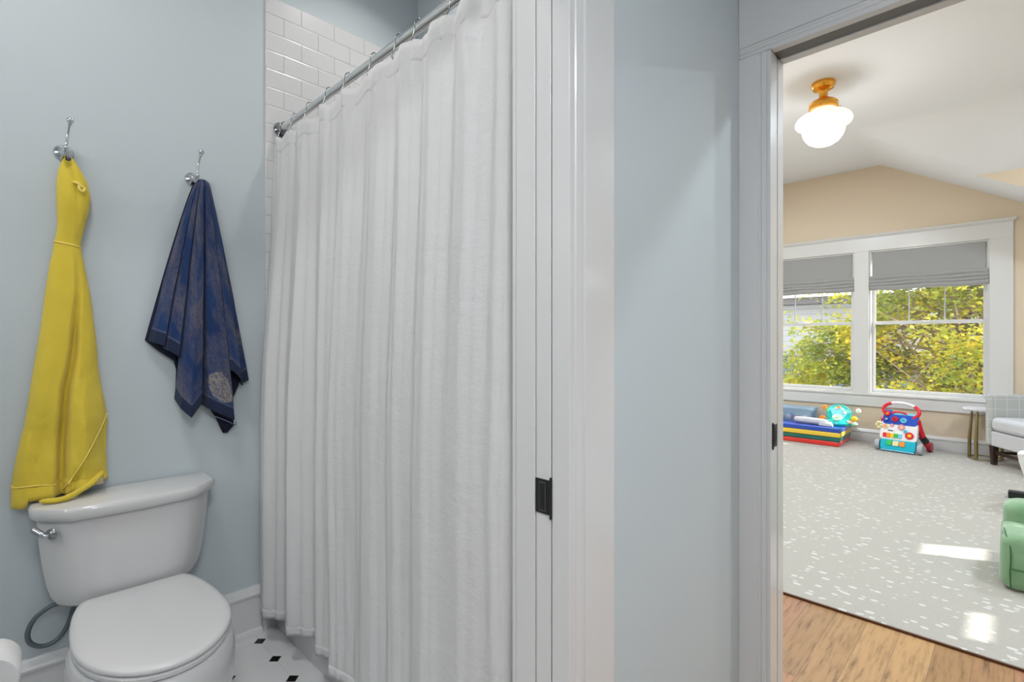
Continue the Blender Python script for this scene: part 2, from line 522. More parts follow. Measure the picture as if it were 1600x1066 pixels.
def obj(name, bm, m, parent=None, smooth=None, bevel=0, seg=2, sub=0, solid=0, local=False, kind=None, label=None):
    me = bpy.data.meshes.new(name)
    bmesh.ops.recalc_face_normals(bm, faces=bm.faces)
    bm.to_mesh(me)
    bm.free()
    for q in (m if isinstance(m, (list, tuple)) else [m]):
        me.materials.append(q)
    o = bpy.data.objects.new(name, me)
    COL.objects.link(o)
    if smooth:
        me.polygons.foreach_set('use_smooth', [True] * len(me.polygons))
        if smooth < 180:
            me.set_sharp_from_angle(angle=radians(smooth))
    if solid:
        s = o.modifiers.new('thickness', 'SOLIDIFY'); s.thickness = solid; s.offset = 0
    if bevel:
        b = o.modifiers.new('bevel', 'BEVEL'); b.width = bevel; b.segments = seg; b.limit_method = 'ANGLE'; b.angle_limit = radians(35)
        if not smooth:
            me.polygons.foreach_set('use_smooth', [True] * len(me.polygons))
            me.set_sharp_from_angle(angle=radians(35))
            b.harden_normals = True
    if sub:
        s = o.modifiers.new('subdivision', 'SUBSURF'); s.levels = sub; s.render_levels = sub
    if parent:
        o.parent = parent
        if not local:
            root = parent
            mt = Matrix.Identity(4)
            chain = []
            while root:
                chain.append(root)
                root = root.parent
            for r_ in reversed(chain):
                mt = mt @ r_.matrix_parent_inverse @ Matrix.LocRotScale(r_.location, r_.rotation_euler, r_.scale)
            o.matrix_parent_inverse = mt.inverted()
    if kind:
        o['kind'] = kind
    if label:
        o['label'] = label
    return o


def thing(name, label, cat, loc=(0, 0, 0), rz=0, group=None):
    o = bpy.data.objects.new(name, None)
    o.empty_display_size = 0.05
    COL.objects.link(o)
    o.location = loc
    o.rotation_euler = (0, 0, rz)
    o['label'] = label
    o['category'] = cat
    if group:
        o['group'] = group
    return o


def tag(o, label, cat, group=None):
    o['label'] = label
    o['category'] = cat
    if group:
        o['group'] = group
    return o


def struct_root(name, loc=(0, 0, 0)):
    o = bpy.data.objects.new(name, None)
    o.empty_display_size = 0.05
    COL.objects.link(o)
    o.location = loc
    o['kind'] = 'structure'
    return o


def sbox(name, m, *boxes, bevel=0, parent=None):
    bm = bmesh.new()
    for b in boxes:
        box(bm, *b)
    return obj(name, bm, m, parent, bevel=bevel, kind=None if parent else 'structure')


# ------------------------------------------------------------------ bathroom and hall shell
YB = 2.30            # wall with the hooks
XT = 1.60            # long wall of the tub
YW0, YW1 = 0.65, 0.776   # wall between hall and bathroom
XD0, XD1 = 1.748, 1.848  # wall between hall and bedroom
HD = 2.17            # door head
sbox('floor_bathroom', M['oct'], (-1.5, XT, 0.713, YB, -0.1, 0))
sbox('floor_hall', M['oak'], (-1.5, 1.80, -1.4, 0.713, -0.1, 0))
sbox('wall_back', M['blue_wall'], (-1.6, 1.848, YB, YB + 0.12, 0, ZB))
sbox('wall_tile_end', M['subway_x'], (0.81, XT, YB - 0.010, YB, 0, 2.732), bevel=0.002)
sbox('wall_tile_side', M['subway_y'], (XT - 0.010, XT, YW1, YB - 0.010, 0, 2.732))
sbox('wall_tub', M['blue_wall'], (XT, 1.84, YW1, YB, 0, ZB))
sbox('wall_left', M['blue_wall'], (-1.6, -1.5, YW1, YB, 0, ZB))
sbox('wall_between', M['blue_wall'], (0.812, 1.80, YW0, YW1, 0, ZB), (-1.6, -0.10, YW0, YW1, 0, ZB), (-0.10, 0.812, YW0, YW1, HD + 0.012, ZB))
sbox('ceiling_bathroom', M['ceil'], (-1.6, 1.84, YW1, YB, ZB, ZB + 0.1))
sbox('wall_doorway', M['blue_wall'], (XD0, XD1, 0.564, YW0, 0, 2.75), (XD0, XD1, -1.4, -0.42, 0, 2.75), (XD0, XD1, -0.42, 0.564, HD + 0.012, 2.75))
sbox('ceiling_hall', M['ceil'], (-1.6, 1.80, -1.5, YW0, 2.75, 2.85))
sbox('wall_hall_left', M['blue_wall'], (-1.6, -1.5, -1.5, YW0, 0, 2.75))
sbox('wall_hall_near', M['blue_wall'], (-1.5, XD0, -1.5, -1.4, 0, 2.75))

# baseboard under the hooks: flat board, cap moulding and shoe
def baseboard(name, pts, h, m=None, shoe=True, t=0.016):
    """pts: (x0,y0) -> (x1,y1) along the wall face, profile grows to the left of the direction"""
    (x0, y0), (x1, y1) = pts
    d = Vector((x1 - x0, y1 - y0, 0)).normalized()
    n = Vector((-d.y, d.x, 0))
    prof = [(0, 0), (t + 0.014 if shoe else t, 0)]
    if shoe:
        prof += [(t + 0.013, 0.012), (t + 0.007, 0.022), (t, 0.025)]
    prof += [(t, h - 0.045), (t + 0.006, h - 0.040), (t + 0.008, h - 0.030), (t + 0.002, h - 0.020), (t - 0.002, h - 0.008), (t - 0.008, h), (0, h)]
    bm = bmesh.new()
    loft(bm, [[Vector((x, y, 0)) + n * a + Vector((0, 0, b)) for a, b in prof] for x, y in ((x0, y0), (x1, y1))])
    return obj(name, bm, m or M['trim'], smooth=30, kind='structure')
baseboard('baseboard_back', ((0.793, YB), (-1.5, YB)), 0.200)
# small wrapped end of the tile beside the tub
sbox('trim_1', M['trim'], (0.795, 0.812, YB - 0.026, YB - 0.0005, 0, 0.20), (0.812, 0.828, YB - 0.018, YB - 0.011, 0, 0.30), bevel=0.003)

# bathtub
t = thing('bathtub', 'glossy white alcove bathtub behind the white shower curtain', 'bathtub', (1.2, 1.53, 0))
bm = bmesh.new()
def rrect(x0, x1, y0, y1, r, z, n=6):
    o = []
    for cx, cy, a0 in ((x1 - r, y1 - r, 0), (x0 + r, y1 - r, 90), (x0 + r, y0 + r, 180), (x1 - r, y0 + r, 270)):
        for i in range(n + 1):
            a = radians(a0 + 90 * i / n)
            o.append((cx + r * cos(a), cy + r * sin(a), z))
    return o
X0, X1, Y0, Y1 = 0.850, XT - 0.012, YW1 + 0.002, YB - 0.012
loft(bm, [rrect(X0, X1, Y0, Y1, 0.012, 0.001), rrect(X0, X1, Y0, Y1, 0.012, 0.36), rrect(X0 + 0.008, X1 - 0.002, Y0 + 0.002, Y1 - 0.002, 0.014, 0.385),
          rrect(X0 + 0.07, X1 - 0.06, Y0 + 0.10, Y1 - 0.10, 0.12, 0.385), rrect(X0 + 0.09, X1 - 0.08, Y0 + 0.13, Y1 - 0.13, 0.12, 0.34), rrect(X0 + 0.13, X1 - 0.12, Y0 + 0.22, Y1 - 0.22, 0.12, 0.09)])
obj('basin', bm, M['porcelain'], t, smooth=40)
bm = bmesh.new(); lathe(bm, [(0.001, 0), (0.03, 0), (0.03, 0.004), (0.001, 0.006)], (1.22, 1.1, 0.0902)); obj('drain', bm, M['chrome'], t, smooth=40)

# ------------------------------------------------------------------ doorways
def slab(name, m, parent, *boxes, bevel=0.0015):
    bm = bmesh.new()
    for b in boxes:
        box(bm, *b)
    return obj(name, bm, m, parent, bevel=bevel)

d1 = struct_root('door_1', (0.4, 0.7, 0))
XJ = 0.80
slab('jamb', M['trim'], d1, (XJ, XJ + 0.011, 0.630, 0.6755, 0, HD), (XJ + 0.0005, XJ + 0.011, 0.6795, 0.7195, 0, HD), (XJ, XJ + 0.011, 0.7225, 0.778, 0, HD))
slab('jamb', M['trim'], d1, (-0.099, -0.088, 0.630, 0.6755, 0, HD), (-0.099, -0.088, 0.7225, 0.778, 0, HD))
slab('jamb_gap', M['dark_gap'], d1, (XJ + 0.009, XJ + 0.0118, 0.66, 0.74, 0, HD))
slab('head_jamb', M['trim'], d1, (-0.099, 0.811, 0.630, 0.6755, HD, HD + 0.011), (-0.099, 0.811, 0.7225, 0.778, HD, HD + 0.011))
def casing_profile():
    # (distance from opening edge, proud of wall)
    return [(0.0, 0.0), (0.0, 0.013), (0.004, 0.016), (0.018, 0.016), (0.021, 0.0185), (0.034, 0.0195), (0.038, 0.016), (0.048, 0.016), (0.0505, 0.020), (0.155, 0.020), (0.158, 0.018), (0.158, 0.0)]
bm = bmesh.new()
loft(bm, [[(XJ + 0.004 + a, YW0 - b, z) for a, b in casing_profile()] for z in (0, HD)])
obj('casing', bm, M['trim'], d1, smooth=30)
bm = bmesh.new()
loft(bm, [[(-0.092 - a, YW0 - b, z) for a, b in casing_profile()] for z in (0, HD)])
obj('casing', bm, M['trim'], d1, smooth=30)
slab('head_casing', M['trim'], d1, (-0.25, 0.962, YW0 - 0.020, YW0, HD + 0.012, HD + 0.17), bevel=0.002)
slab('casing', M['trim'], d1, (XJ + 0.004, XJ + 0.036, YW1, YW1 + 0.018, 0, HD), bevel=0.002)

def strike(parent, P, axis, s=1.0):
    """dark strike plate; P = point on the jamb face, axis 'x' (face normal -x) or 'y' (face normal -y)"""
    def T(a, n, z):  # a along wall thickness, n out of the face
        return (P[0] - n, P[1] + a, P[2] + z) if axis == 'x' else (P[0] + a, P[1] - n, P[2] + z)
    def bx(bm, a0, a1, n0, n1, z0, z1):
        p, q = T(a0, n0, z0), T(a1, n1, z1)
        box(bm, min(p[0], q[0]), max(p[0], q[0]), min(p[1], q[1]), max(p[1], q[1]), p[2], q[2])
    bm = bmesh.new(); bx(bm, -0.021, 0.020, 0.0, 0.002, -0.036, 0.036)
    pl = obj('strike_plate', bm, M['bronze'], parent, bevel=0.0008, label='dark bronze strike plate')
    bm = bmesh.new(); bx(bm, -0.010, 0.010, 0.002, 0.0032, -0.031, 0.031); obj('rim', bm, M['bronze_hi'], pl, bevel=0.0005)
    bm = bmesh.new(); bx(bm, -0.0065, 0.0065, 0.0032, 0.0038, -0.027, 0.027); obj('keeper', bm, M['bronze'], pl, bevel=0.0004)
    bm = bmesh.new(); bx(bm, -0.001, 0.0025, 0.0038, 0.0042, -0.018, 0.014); obj('slot', bm, M['dark_gap'], pl)
    s_ = 1 if axis == 'x' else 1
    bm = bmesh.new(); bx(bm, -0.0245 * s_, -0.0205 * s_, -0.001, 0.005, -0.043, 0.043); obj('lip', bm, M['bronze'], pl, bevel=0.0015)
strike(d1, (XJ, 0.6995, 0.9185), 'x')

d2 = struct_root('door_2', (1.8, 0.1, 0))
YJ = 0.552
slab('jamb', M['trim'], d2, (XD0 - 0.018, XD0 + 0.036, YJ, YJ + 0.011, 0, HD), (XD0 + 0.039, XD0 + 0.046, YJ + 0.001, YJ + 0.011, 0, HD), (XD0 + 0.054, XD1 + 0.006, YJ, YJ + 0.011, 0, HD))
slab('jamb_gap', M['gap_grey'], d2, (XD0 + 0.03, XD0 + 0.06, YJ + 0.0085, YJ + 0.0112, 0, HD))
slab('jamb', M['trim'], d2, (XD0 - 0.018, XD0 + 0.036, -0.419, -0.408, 0, HD), (XD0 + 0.058, XD1 + 0.006, -0.419, -0.408, 0, HD))
slab('head_jamb', M['trim'], d2, (XD0 - 0.018, XD0 + 0.012, -0.408, YJ, HD, HD + 0.011), (XD0 + 0.070, XD1 + 0.006, -0.408, YJ, HD, HD + 0.011))
slab('track', M['gap_grey'], d2, (XD0 + 0.012, XD0 + 0.070, -0.408, YJ, HD + 0.004, HD + 0.0118))
bm = bmesh.new()
pr = [(a * (0.7 if a < 0.06 else 1), b) for a, b in casing_profile() if a < 0.06] + [(0.0945, 0.020), (0.0945, 0.0)]
loft(bm, [[(XD0 - b, YJ + 0.003 + a, z) for a, b in pr] for z in (0, HD)])
obj('casing', bm, M['trim'], d2, smooth=30)
bm = bmesh.new()
loft(bm, [[(XD0 - b, -0.411 - a, z) for a, b in casing_profile()] for z in (0, HD)])
obj('casing', bm, M['trim'], d2, smooth=30)
bm = bmesh.new()
prh = [(0, 0), (0, 0.013), (0.004, 0.016), (0.012, 0.016), (0.015, 0.0185), (0.024, 0.0195), (0.027, 0.016), (0.034, 0.016), (0.036, 0.020), (0.28, 0.020), (0.28, 0.0)]
loft(bm, [[(XD0 - b, yy, HD + 0.003 + a) for a, b in prh] for yy in (-0.57, YW0 - 0.001)])
obj('head_casing', bm, M['trim'], d2, smooth=30)
slab('casing', M['trim'], d2, (XD1, XD1 + 0.018, YJ + 0.005, YJ + 0.10, 0, HD + 0.1), (XD1, XD1 + 0.018, -0.52, -0.413, 0, HD + 0.1), (XD1, XD1 + 0.018, -0.413, YJ + 0.005, HD + 0.005, HD + 0.1), bevel=0.002)
strike(d2, (XD0 + 0.020, YJ, 0.935), 'y')

# ------------------------------------------------------------------ bedroom shell
W = 7.39; WO = 7.54
ZC = 3.325; YV = 1.13
BX0, YR, YL = XD1, -2.60, 2.95
sbox('floor_bedroom', M['oak'], (1.80, 7.6, -2.7, 3.05, -0.1, 0))
RW = [(0.188, 1.246), (1.396, 2.454)]; WZ0, WZ1 = 0.60, 2.312
# window wall: a slab cut round the two openings, sloping shoulder on the right
bm = bmesh.new()
def wall_piece(y0, y1, z0, z1a, z1b=None):
    z1b = z1a if z1b is None else z1b
    ring = [(y0, z0), (y1, z0), (y1, z1b), (y0, z1a)]
    loft(bm, [[(W, a, b) for a, b in ring], [(WO, a, b) for a, b in ring]])
def pz(y):
    return ZC - 0.562 * (YV - y) if y < YV else ZC
wall_piece(-1.0, 0.188, 0, pz(-1.0), pz(0.188))
wall_piece(0.188, 1.246, 0, WZ0)
wall_piece(0.188, YV, WZ1, pz(0.188), pz(YV))
wall_piece(YV, 1.396, WZ1, ZC)
wall_piece(1.246, 1.396, 0, WZ1)
wall_piece(1.396, 2.454, 0, WZ0)
wall_piece(1.396, 2.454, WZ1, ZC)
wall_piece(2.454, 3.05, 0, ZC)
obj('wall_window', bm, M['tan_wall'], kind='structure')
sbox('wall_bay', M['tan_wall'], (6.66, W, -1.0, -0.9, 0, 2.2))
sbox('wall_far', M['tan_wall'], (6.66, 6.80, -2.7, -1.0, 0, 2.9))
bm = bmesh.new()
tri = [(0.258, 2.835), (-1.0, pz(-1.0)), (-1.0, 2.9), (0.258, 2.9)]
loft(bm, [[(6.66, a, b) for a, b in tri], [(6.72, a, b + 0.02) for a, b in tri]])
obj('wall_knee', bm, M['tan_wall'], kind='structure')
# unseen right wall, high windows shaped to drop sun patches on the rug
bm = bmesh.new()
WA = [(4.38, 4.72, 1.87, 1.98), (5.17, 5.70, 1.90, 2.15)]
xs = [BX0] + [v for w_ in WA for v in w_[:2]] + [6.66]
for i in range(0, len(xs), 2):
    box(bm, xs[i], xs[i + 1], YR - 0.1, YR, 0, ZC)
for a, b, c, d in WA:
    box(bm, a, b, YR - 0.1, YR, 0, c); box(bm, a, b, YR - 0.1, YR, d, ZC)
obj('wall_right', bm, M['tan_wall'], kind='structure')
sbox('wall_bedroom_left', M['tan_wall'], (XD1, WO, YL, YL + 0.1, 0, ZC))
sbox('wall_entry', M['tan_wall'], (XD1 - 0.004, XD1 + 0.001, 0.66, YL, 0, ZC), (XD1 - 0.004, XD1 + 0.001, YR, -0.52, 0, ZC), (XD1 - 0.004, XD1 + 0.001, -0.52, 0.66, HD + 0.1, ZC), (XD0, XD1, -2.7, 3.0, 2.95, ZC + 0.05), (XD0, XD1 - 0.004, -2.7, -1.5, 0, ZC), (XD0 + 0.08, XD1 - 0.004, 2.43, 3.0, 0, ZC))
# vaulted ceiling
bm = bmesh.new()
V = lambda *p: bm.verts.new(p)
a1 = V(BX0 - 0.1, YR - 0.1, ZC); a2 = V(5.97, YR - 0.1, ZC); a3 = V(5.97, YV, ZC); a4 = V(WO, YV, ZC); a5 = V(WO, YL + 0.1, ZC); a6 = V(BX0 - 0.1, YL + 0.1, ZC); a7 = V(5.97, YL + 0.1, ZC); a8 = V(BX0 - 0.1, YV, ZC)
bm.faces.new((a1, a2, a3, a8)); bm.faces.new((a8, a3, a7, a6)); bm.faces.new((a3, a4, a5, a7))
q1 = V(6.66, YR - 0.1, 2.835); q2 = V(6.66, 0.258, 2.835)
bm.faces.new((a2, q1, q2, a3))
p1 = V(WO, -1.0, pz(-1.0)); p2 = V(6.66, -1.0, pz(-1.0))
bm.faces.new((a3, q2, p2, p1, a4))
oc = obj('ceiling_bedroom', bm, M['ceil'], kind='structure', smooth=180)
b_ = oc.modifiers.new('soft folds', 'BEVEL'); b_.width = 0.06; b_.segments = 5; b_.limit_method = 'ANGLE'; b_.angle_limit = radians(12)
baseboard('baseboard_window', ((W, -0.9), (W, YL)), 0.167, shoe=False)
# window casings
tr2 = struct_root('trim_2', (W, 1.3, 0.5))
slab('casing', M['trim'], tr2, (W - 0.020, W, 0.006, 0.188, 0.60, WZ1), bevel=0.002)
slab('casing', M['trim'], tr2, (W - 0.020, W, 1.246, 1.396, 0.60, WZ1), bevel=0.002)
slab('casing', M['trim'], tr2, (W - 0.020, W, 2.454, 2.636, 0.60, WZ1), bevel=0.002)
slab('head_casing', M['trim'], tr2, (W - 0.020, W, 0.006, 2.636, WZ1, 2.492), bevel=0.002)
bm = bmesh.new()
loft(bm, [[(W, 0.006 - e, 2.47), (W - 0.022, 0.006 - e, 2.47), (W - 0.042, -0.014 - e, 2.492), (W - 0.048, -0.022 - e, 2.510), (W, -0.022 - e, 2.510)] for e in (0,)] +
     [[(W, 2.636, 2.47), (W - 0.022, 2.636, 2.47), (W - 0.042, 2.656, 2.492), (W - 0.048, 2.664, 2.510), (W, 2.664, 2.510)]])
obj('cap_moulding', bm, M['trim'], tr2, smooth=20)
slab('apron', M['trim'], tr2, (W - 0.020, W, 0.006, 2.636, 0.445, 0.575), bevel=0.002)
slab('stool', M['trim'], tr2, (W - 0.034, W + 0.0, -0.006, 2.648, 0.575, 0.600), bevel=0.004)

def window(n, y0, y1):
    r = struct_root('window_%d' % n, (W + 0.08, (y0 + y1) / 2, WZ0))
    slab('window_frame', M['trim'], r, (W, WO, y0, y0 + 0.016, WZ0, WZ1), (W, WO, y1 - 0.016, y1, WZ0, WZ1), (W, WO, y0 + 0.016, y1 - 0.016, WZ1 - 0.016, WZ1), (W, WO, y0 + 0.016, y1 - 0.016, WZ0, WZ0 + 0.014), bevel=0.001)
    a, b = y0 + 0.016, y1 - 0.016
    def sash(nm, x0, x1, z0, z1, rb, rt, munt):
        bm = bmesh.new()
        st = 0.034
        box(bm, x0, x1, a, a + st, z0, z1); box(bm, x0, x1, b - st, b, z0, z1)
        box(bm, x0, x1, a + st, b - st, z0, z0 + rb); box(bm, x0, x1, a + st, b - st, z1 - rt, z1)
        s = obj(nm, bm, M['trim'], r, bevel=0.002)
        bm = bmesh.new(); box(bm, (x0 + x1) / 2 - 0.002, (x0 + x1) / 2 + 0.002, a + st, b - st, z0 + rb, z1 - rt); obj('pane', bm, M['glass'], s)
        if munt:
            for i in (1, 2):
                yy = a + st + (b - a - 2 * st) * i / 3
                bm = bmesh.new(); box(bm, (x0 + x1) / 2 - 0.008, (x0 + x1) / 2 - 0.0025, yy - 0.006, yy + 0.006, z0 + rb, z1 - rt); obj('muntin', bm, M['p_grey'], s)
    sash('lower_sash', W + 0.062, W + 0.092, WZ0 + 0.014, 1.468, 0.040, 0.040, False)
    sash('upper_sash', W + 0.095, W + 0.125, 1.428, WZ1 - 0.016, 0.040, 0.034, True)
    bm = bmesh.new(); box(bm, W + 0.050, W + 0.0615, (y0 + y1) / 2 - 0.03, (y0 + y1) / 2 + 0.03, 1.452, 1.462); obj('sash_lock', bm, M['p_white'], r, bevel=0.002)
window(1, *RW[0]); window(2, *RW[1])
for i, (a, b, c, d) in enumerate(WA):  # unseen windows, sized for the sun patches they let in
    r = struct_root('window_%d' % (i + 3), ((a + b) / 2, YR - 0.05, c))
    slab('window_frame', M['trim'], r, (a, b, YR - 0.08, YR - 0.05, c, c + 0.008), (a, b, YR - 0.08, YR - 0.05, d - 0.008, d), (a, a + 0.008, YR - 0.08, YR - 0.05, c + 0.008, d - 0.008), (b - 0.008, b, YR - 0.08, YR - 0.05, c + 0.008, d - 0.008), bevel=0)
    bm = bmesh.new(); box(bm, a + 0.008, b - 0.008, YR - 0.067, YR - 0.063, c + 0.008, d - 0.008); obj('pane', bm, M['glass'], r)

# roman shades
def shade(y0, y1, label):
    t = thing('roman_shade', label, 'window shade', (W + 0.02, (y0 + y1) / 2, 1.84), group='grey roman shades')
    bm = bmesh.new(); box(bm, W + 0.006, W + 0.012, y0 + 0.030, y1 - 0.030, 1.99, WZ1 - 0.017)
    obj('flat_panel', bm, M['shade'], t, bevel=0.002)
    zs = [(2.012, 0.012), (1.968, 0.020), (1.930, 0.026), (1.895, 0.030)]
    for i, (zt, pr_) in enumerate(zs):
        bm = bmesh.new()
        prof = []
        hh = 0.050 if i < 3 else 0.060
        for j in range(9):
            f = j / 8
            prof.append((W + 0.004 - pr_ * sin(pi * min(1, f * 1.0)) ** 0.7 if 0 < f < 1 else W + 0.004, zt - hh * f))
        prof += [(W + 0.022, zt - hh), (W + 0.022, zt)]
        random.seed(i + int(y0 * 10))
        rings = []
        for q in range(9):
            yy = y0 + 0.004 + (y1 - y0 - 0.008) * q / 8
            dz = 0.004 * sin(q * 1.3 + i)
            rings.append([(px, yy, pzz + dz) for px, pzz in prof])
        loft(bm, rings)
        obj('fold', bm, M['shade'], t, smooth=40)
shade(*RW[0], 'grey roman shade half raised in the right window beside the armchair')
shade(*RW[1], 'grey roman shade half raised in the left window above the play mat')

# ------------------------------------------------------------------ ceiling fixtures
def downlight(key, label):
    x, y, zc, s, pw = DOWNLIGHTS[key]
    t = thing('recessed_light', label, 'ceiling light', (x, y, zc))
    bm = bmesh.new(); lathe(bm, [(s * 0.5, 0), (s * 0.5 + 0.02, 0), (s * 0.5 + 0.018, -0.006), (s * 0.5, -0.008)], (x, y, zc - 0.001), caps=False); obj('trim_ring', bm, M['trim'], t, smooth=40)
    bm = bmesh.new(); lathe(bm, [(0.001, -0.0005), (s * 0.5, -0.0005), (s * 0.5, -0.004), (0.001, -0.004)], (x, y, zc - 0.001)); obj('lens', bm, mat('lit_lens', (0.9, 0.9, 0.9), 0.4, emit=((1, 0.97, 0.92), 6.0)), t)
    ao = area('lamp_' + key, (x, y, zc - 0.02), s, pw, (0.79, 0.905, 1.0) if key[:3] == 'bed' else (0.93, 0.96, 1.0) if key == 'hall' else (1.0, 0.965, 0.93))
    if key == 'tub':
        ao.data.spread = radians(125)
downlight('tub', 'small recessed shower light in the ceiling over the bathtub')
downlight('bath', 'round recessed light in the bathroom ceiling before the toilet')
downlight('hall', 'round ceiling light over the hall')
for i, (x, y) in enumerate(BED_FILLS):
    DOWNLIGHTS['bed%d' % i] = (x, y, ZC, 0.30, BED_POWER)
    downlight('bed%d' % i, ['recessed light in the bedroom ceiling by the entry, left side', 'recessed light in the bedroom ceiling by the entry, right side', 'recessed light in the bedroom ceiling left of the schoolhouse lamp', 'recessed light in the bedroom ceiling above the armchair side'][i])

t = thing('vanity_light', 'wall light bar over the vanity side of the bathroom', 'wall light', (-1.50, 1.50, 2.05))  # added out of view to light the curtain face evenly
bm = bmesh.new(); box(bm, -1.499, -1.475, 1.10, 1.90, 2.00, 2.10); obj('back_plate', bm, M['chrome'], t, bevel=0.004)
for y_ in (1.22, 1.50, 1.78):
    bm = bmesh.new(); lathe(bm, [(0.02, 0), (0.03, 0.02), (0.055, 0.10), (0.05, 0.10), (0.001, 0.03)], (-1.43, y_, 2.06), (0, 0, -1), 24); obj('glass_shade', bm, M['opal'], t, smooth=50)
    bm = bmesh.new(); tube(bm, [(-1.476, y_, 2.05), (-1.43, y_, 2.05)], 0.008, 10); obj('arm', bm, M['chrome'], t, smooth=60)
area('lamp_vanity', (-1.35, 1.50, 2.0), 0.8, 8.0, (1.0, 0.97, 0.94), (1, 0, -0.12), 'RECTANGLE', 0.16)

LX, LY = 4.70, 1.10
t = thing('ceiling_lamp', 'brass schoolhouse ceiling lamp with glowing white opal glass shade', 'ceiling lamp', (LX, LY, ZC))
bm = bmesh.new(); lathe(bm, [(0.001, 0), (0.084, 0), (0.086, -0.012), (0.084, -0.03), (0.076, -0.038), (0.074, -0.05), (0.055, -0.06), (0.038, -0.066), (0.034, -0.075)], (LX, LY, ZC), seg=40); obj('canopy', bm, M['brass'], t, smooth=50)
bm = bmesh.new(); lathe(bm, [(0.034, -0.075), (0.030, -0.10), (0.034, -0.125), (0.05, -0.14)], (LX, LY, ZC), seg=32); obj('stem', bm, M['brass'], t, smooth=50)
bm = bmesh.new(); lathe(bm, [(0.05, -0.138), (0.085, -0.150), (0.100, -0.165), (0.105, -0.172), (0.101, -0.180), (0.105, -0.190), (0.105, -0.212), (0.100, -0.216), (0.09, -0.216)], (LX, LY, ZC), seg=40); obj('fitter', bm, M['brass'], t, smooth=40)
for i in range(3):
    a = radians(-60 + 120 * i)
    bm = bmesh.new(); lathe(bm, [(0.004, 0), (0.004, 0.014), (0.007, 0.014), (0.007, 0.02)], (LX + 0.104 * cos(a), LY + 0.104 * sin(a), ZC - 0.203), (cos(a), sin(a), 0), 10); obj('thumbscrew', bm, M['brass'], t, smooth=40)
bm = bmesh.new()
lathe(bm, [(0.086, -0.205), (0.088, -0.235), (0.094, -0.245), (0.125, -0.252), (0.160, -0.262), (0.188, -0.282), (0.201, -0.305), (0.203, -0.322), (0.194, -0.340), (0.175, -0.350), (0.162, -0.356), (0.155, -0.375), (0.150, -0.405), (0.137, -0.440), (0.110, -0.475), (0.070, -0.500), (0.03, -0.511), (0.001, -0.513)], (LX, LY, ZC), seg=48)
obj('glass_shade', bm, M['opal'], t, smooth=60)
pl_ = bpy.data.lights.new('lamp_schoolhouse', 'POINT'); pl_.energy = 15; pl_.color = (1, 0.96, 0.92); pl_.shadow_soft_size = 0.2
po = bpy.data.objects.new('lamp_schoolhouse', pl_); po.location = (LX, LY, ZC - 0.80); COL.objects.link(po)

# ------------------------------------------------------------------ shower rod, rings, curtain, liner
RX, RZ = 0.872, 2.165
t = thing('shower_rod', 'straight brushed metal shower rod with a dark end flange on the tile', 'shower rod', (RX, 1.5, RZ))
bm = bmesh.new(); tube(bm, [(RX, YW1 + 0.002, RZ), (RX, YB - 0.012, RZ)], 0.0135, 20); obj('rod', bm, M['brushed'], t, smooth=60)
for y0, s_ in ((YB - 0.011, -1), (YW1 + 0.001, 1)):
    bm = bmesh.new(); lathe(bm, [(0.030, 0), (0.031, 0.006), (0.026, 0.013), (0.020, 0.020), (0.018, 0.032), (0.015, 0.036)], (RX, y0, RZ), (0, s_, 0), 28); obj('flange', bm, M['dark_chrome'], t, smooth=40)

RY = [2.234, 2.114, 1.972, 1.807, 1.660, 1.484, 1.337, 1.236, 1.070, 0.960, 0.870, 0.80]
ords = ['first', 'second', 'third', 'fourth', 'fifth', 'sixth', 'seventh', 'eighth', 'ninth', 'tenth', 'eleventh', 'last']
def ring_mesh():
    bm = bmesh.new()
    pts = curve_pts([(0.020, 0, 0.006), (0.012, 0, 0.015), (0, 0, 0.018), (-0.014, 0, 0.013), (-0.022, 0, 0.0), (-0.024, 0, -0.022), (-0.030, 0, -0.046), (-0.036, 0, -0.062), (-0.033, 0, -0.070), (-0.024, 0, -0.068)], 5)
    tube(bm, pts, 0.0016, 8)
    return bm
rg = thing('curtain_ring', '', 'shower curtain ring', (RX, RY[0], RZ), group='shower curtain rings on the rod')
obj('hook_wire', ring_mesh(), M['dark_chrome'], rg, smooth=60, local=True)
for q, xx in enumerate((-0.006, 0.006)):
    bm = bmesh.new(); sphere(bm, (xx, 0.0, 0.0175), 0.0040, 12); obj('roller_bead', bm, M['chrome'], rg, smooth=60, local=True)
bm = bmesh.new(); sphere(bm, (0.019, 0, 0.006), 0.0055, 12); obj('end_ball', bm, M['chrome'], rg, smooth=60, local=True)
for i, y in enumerate(RY):
    if i == 0:
        r = rg
    else:
        r = rg.copy(); COL.objects.link(r)
        for ch in list(rg.children):
            if ch.parent is rg:
                c = ch.copy(); COL.objects.link(c); c.parent = r
    r.location = (RX, y, RZ)
    r['label'] = 'chrome roller ring on the shower rod, %s counted from the tiled wall' % ords[i]

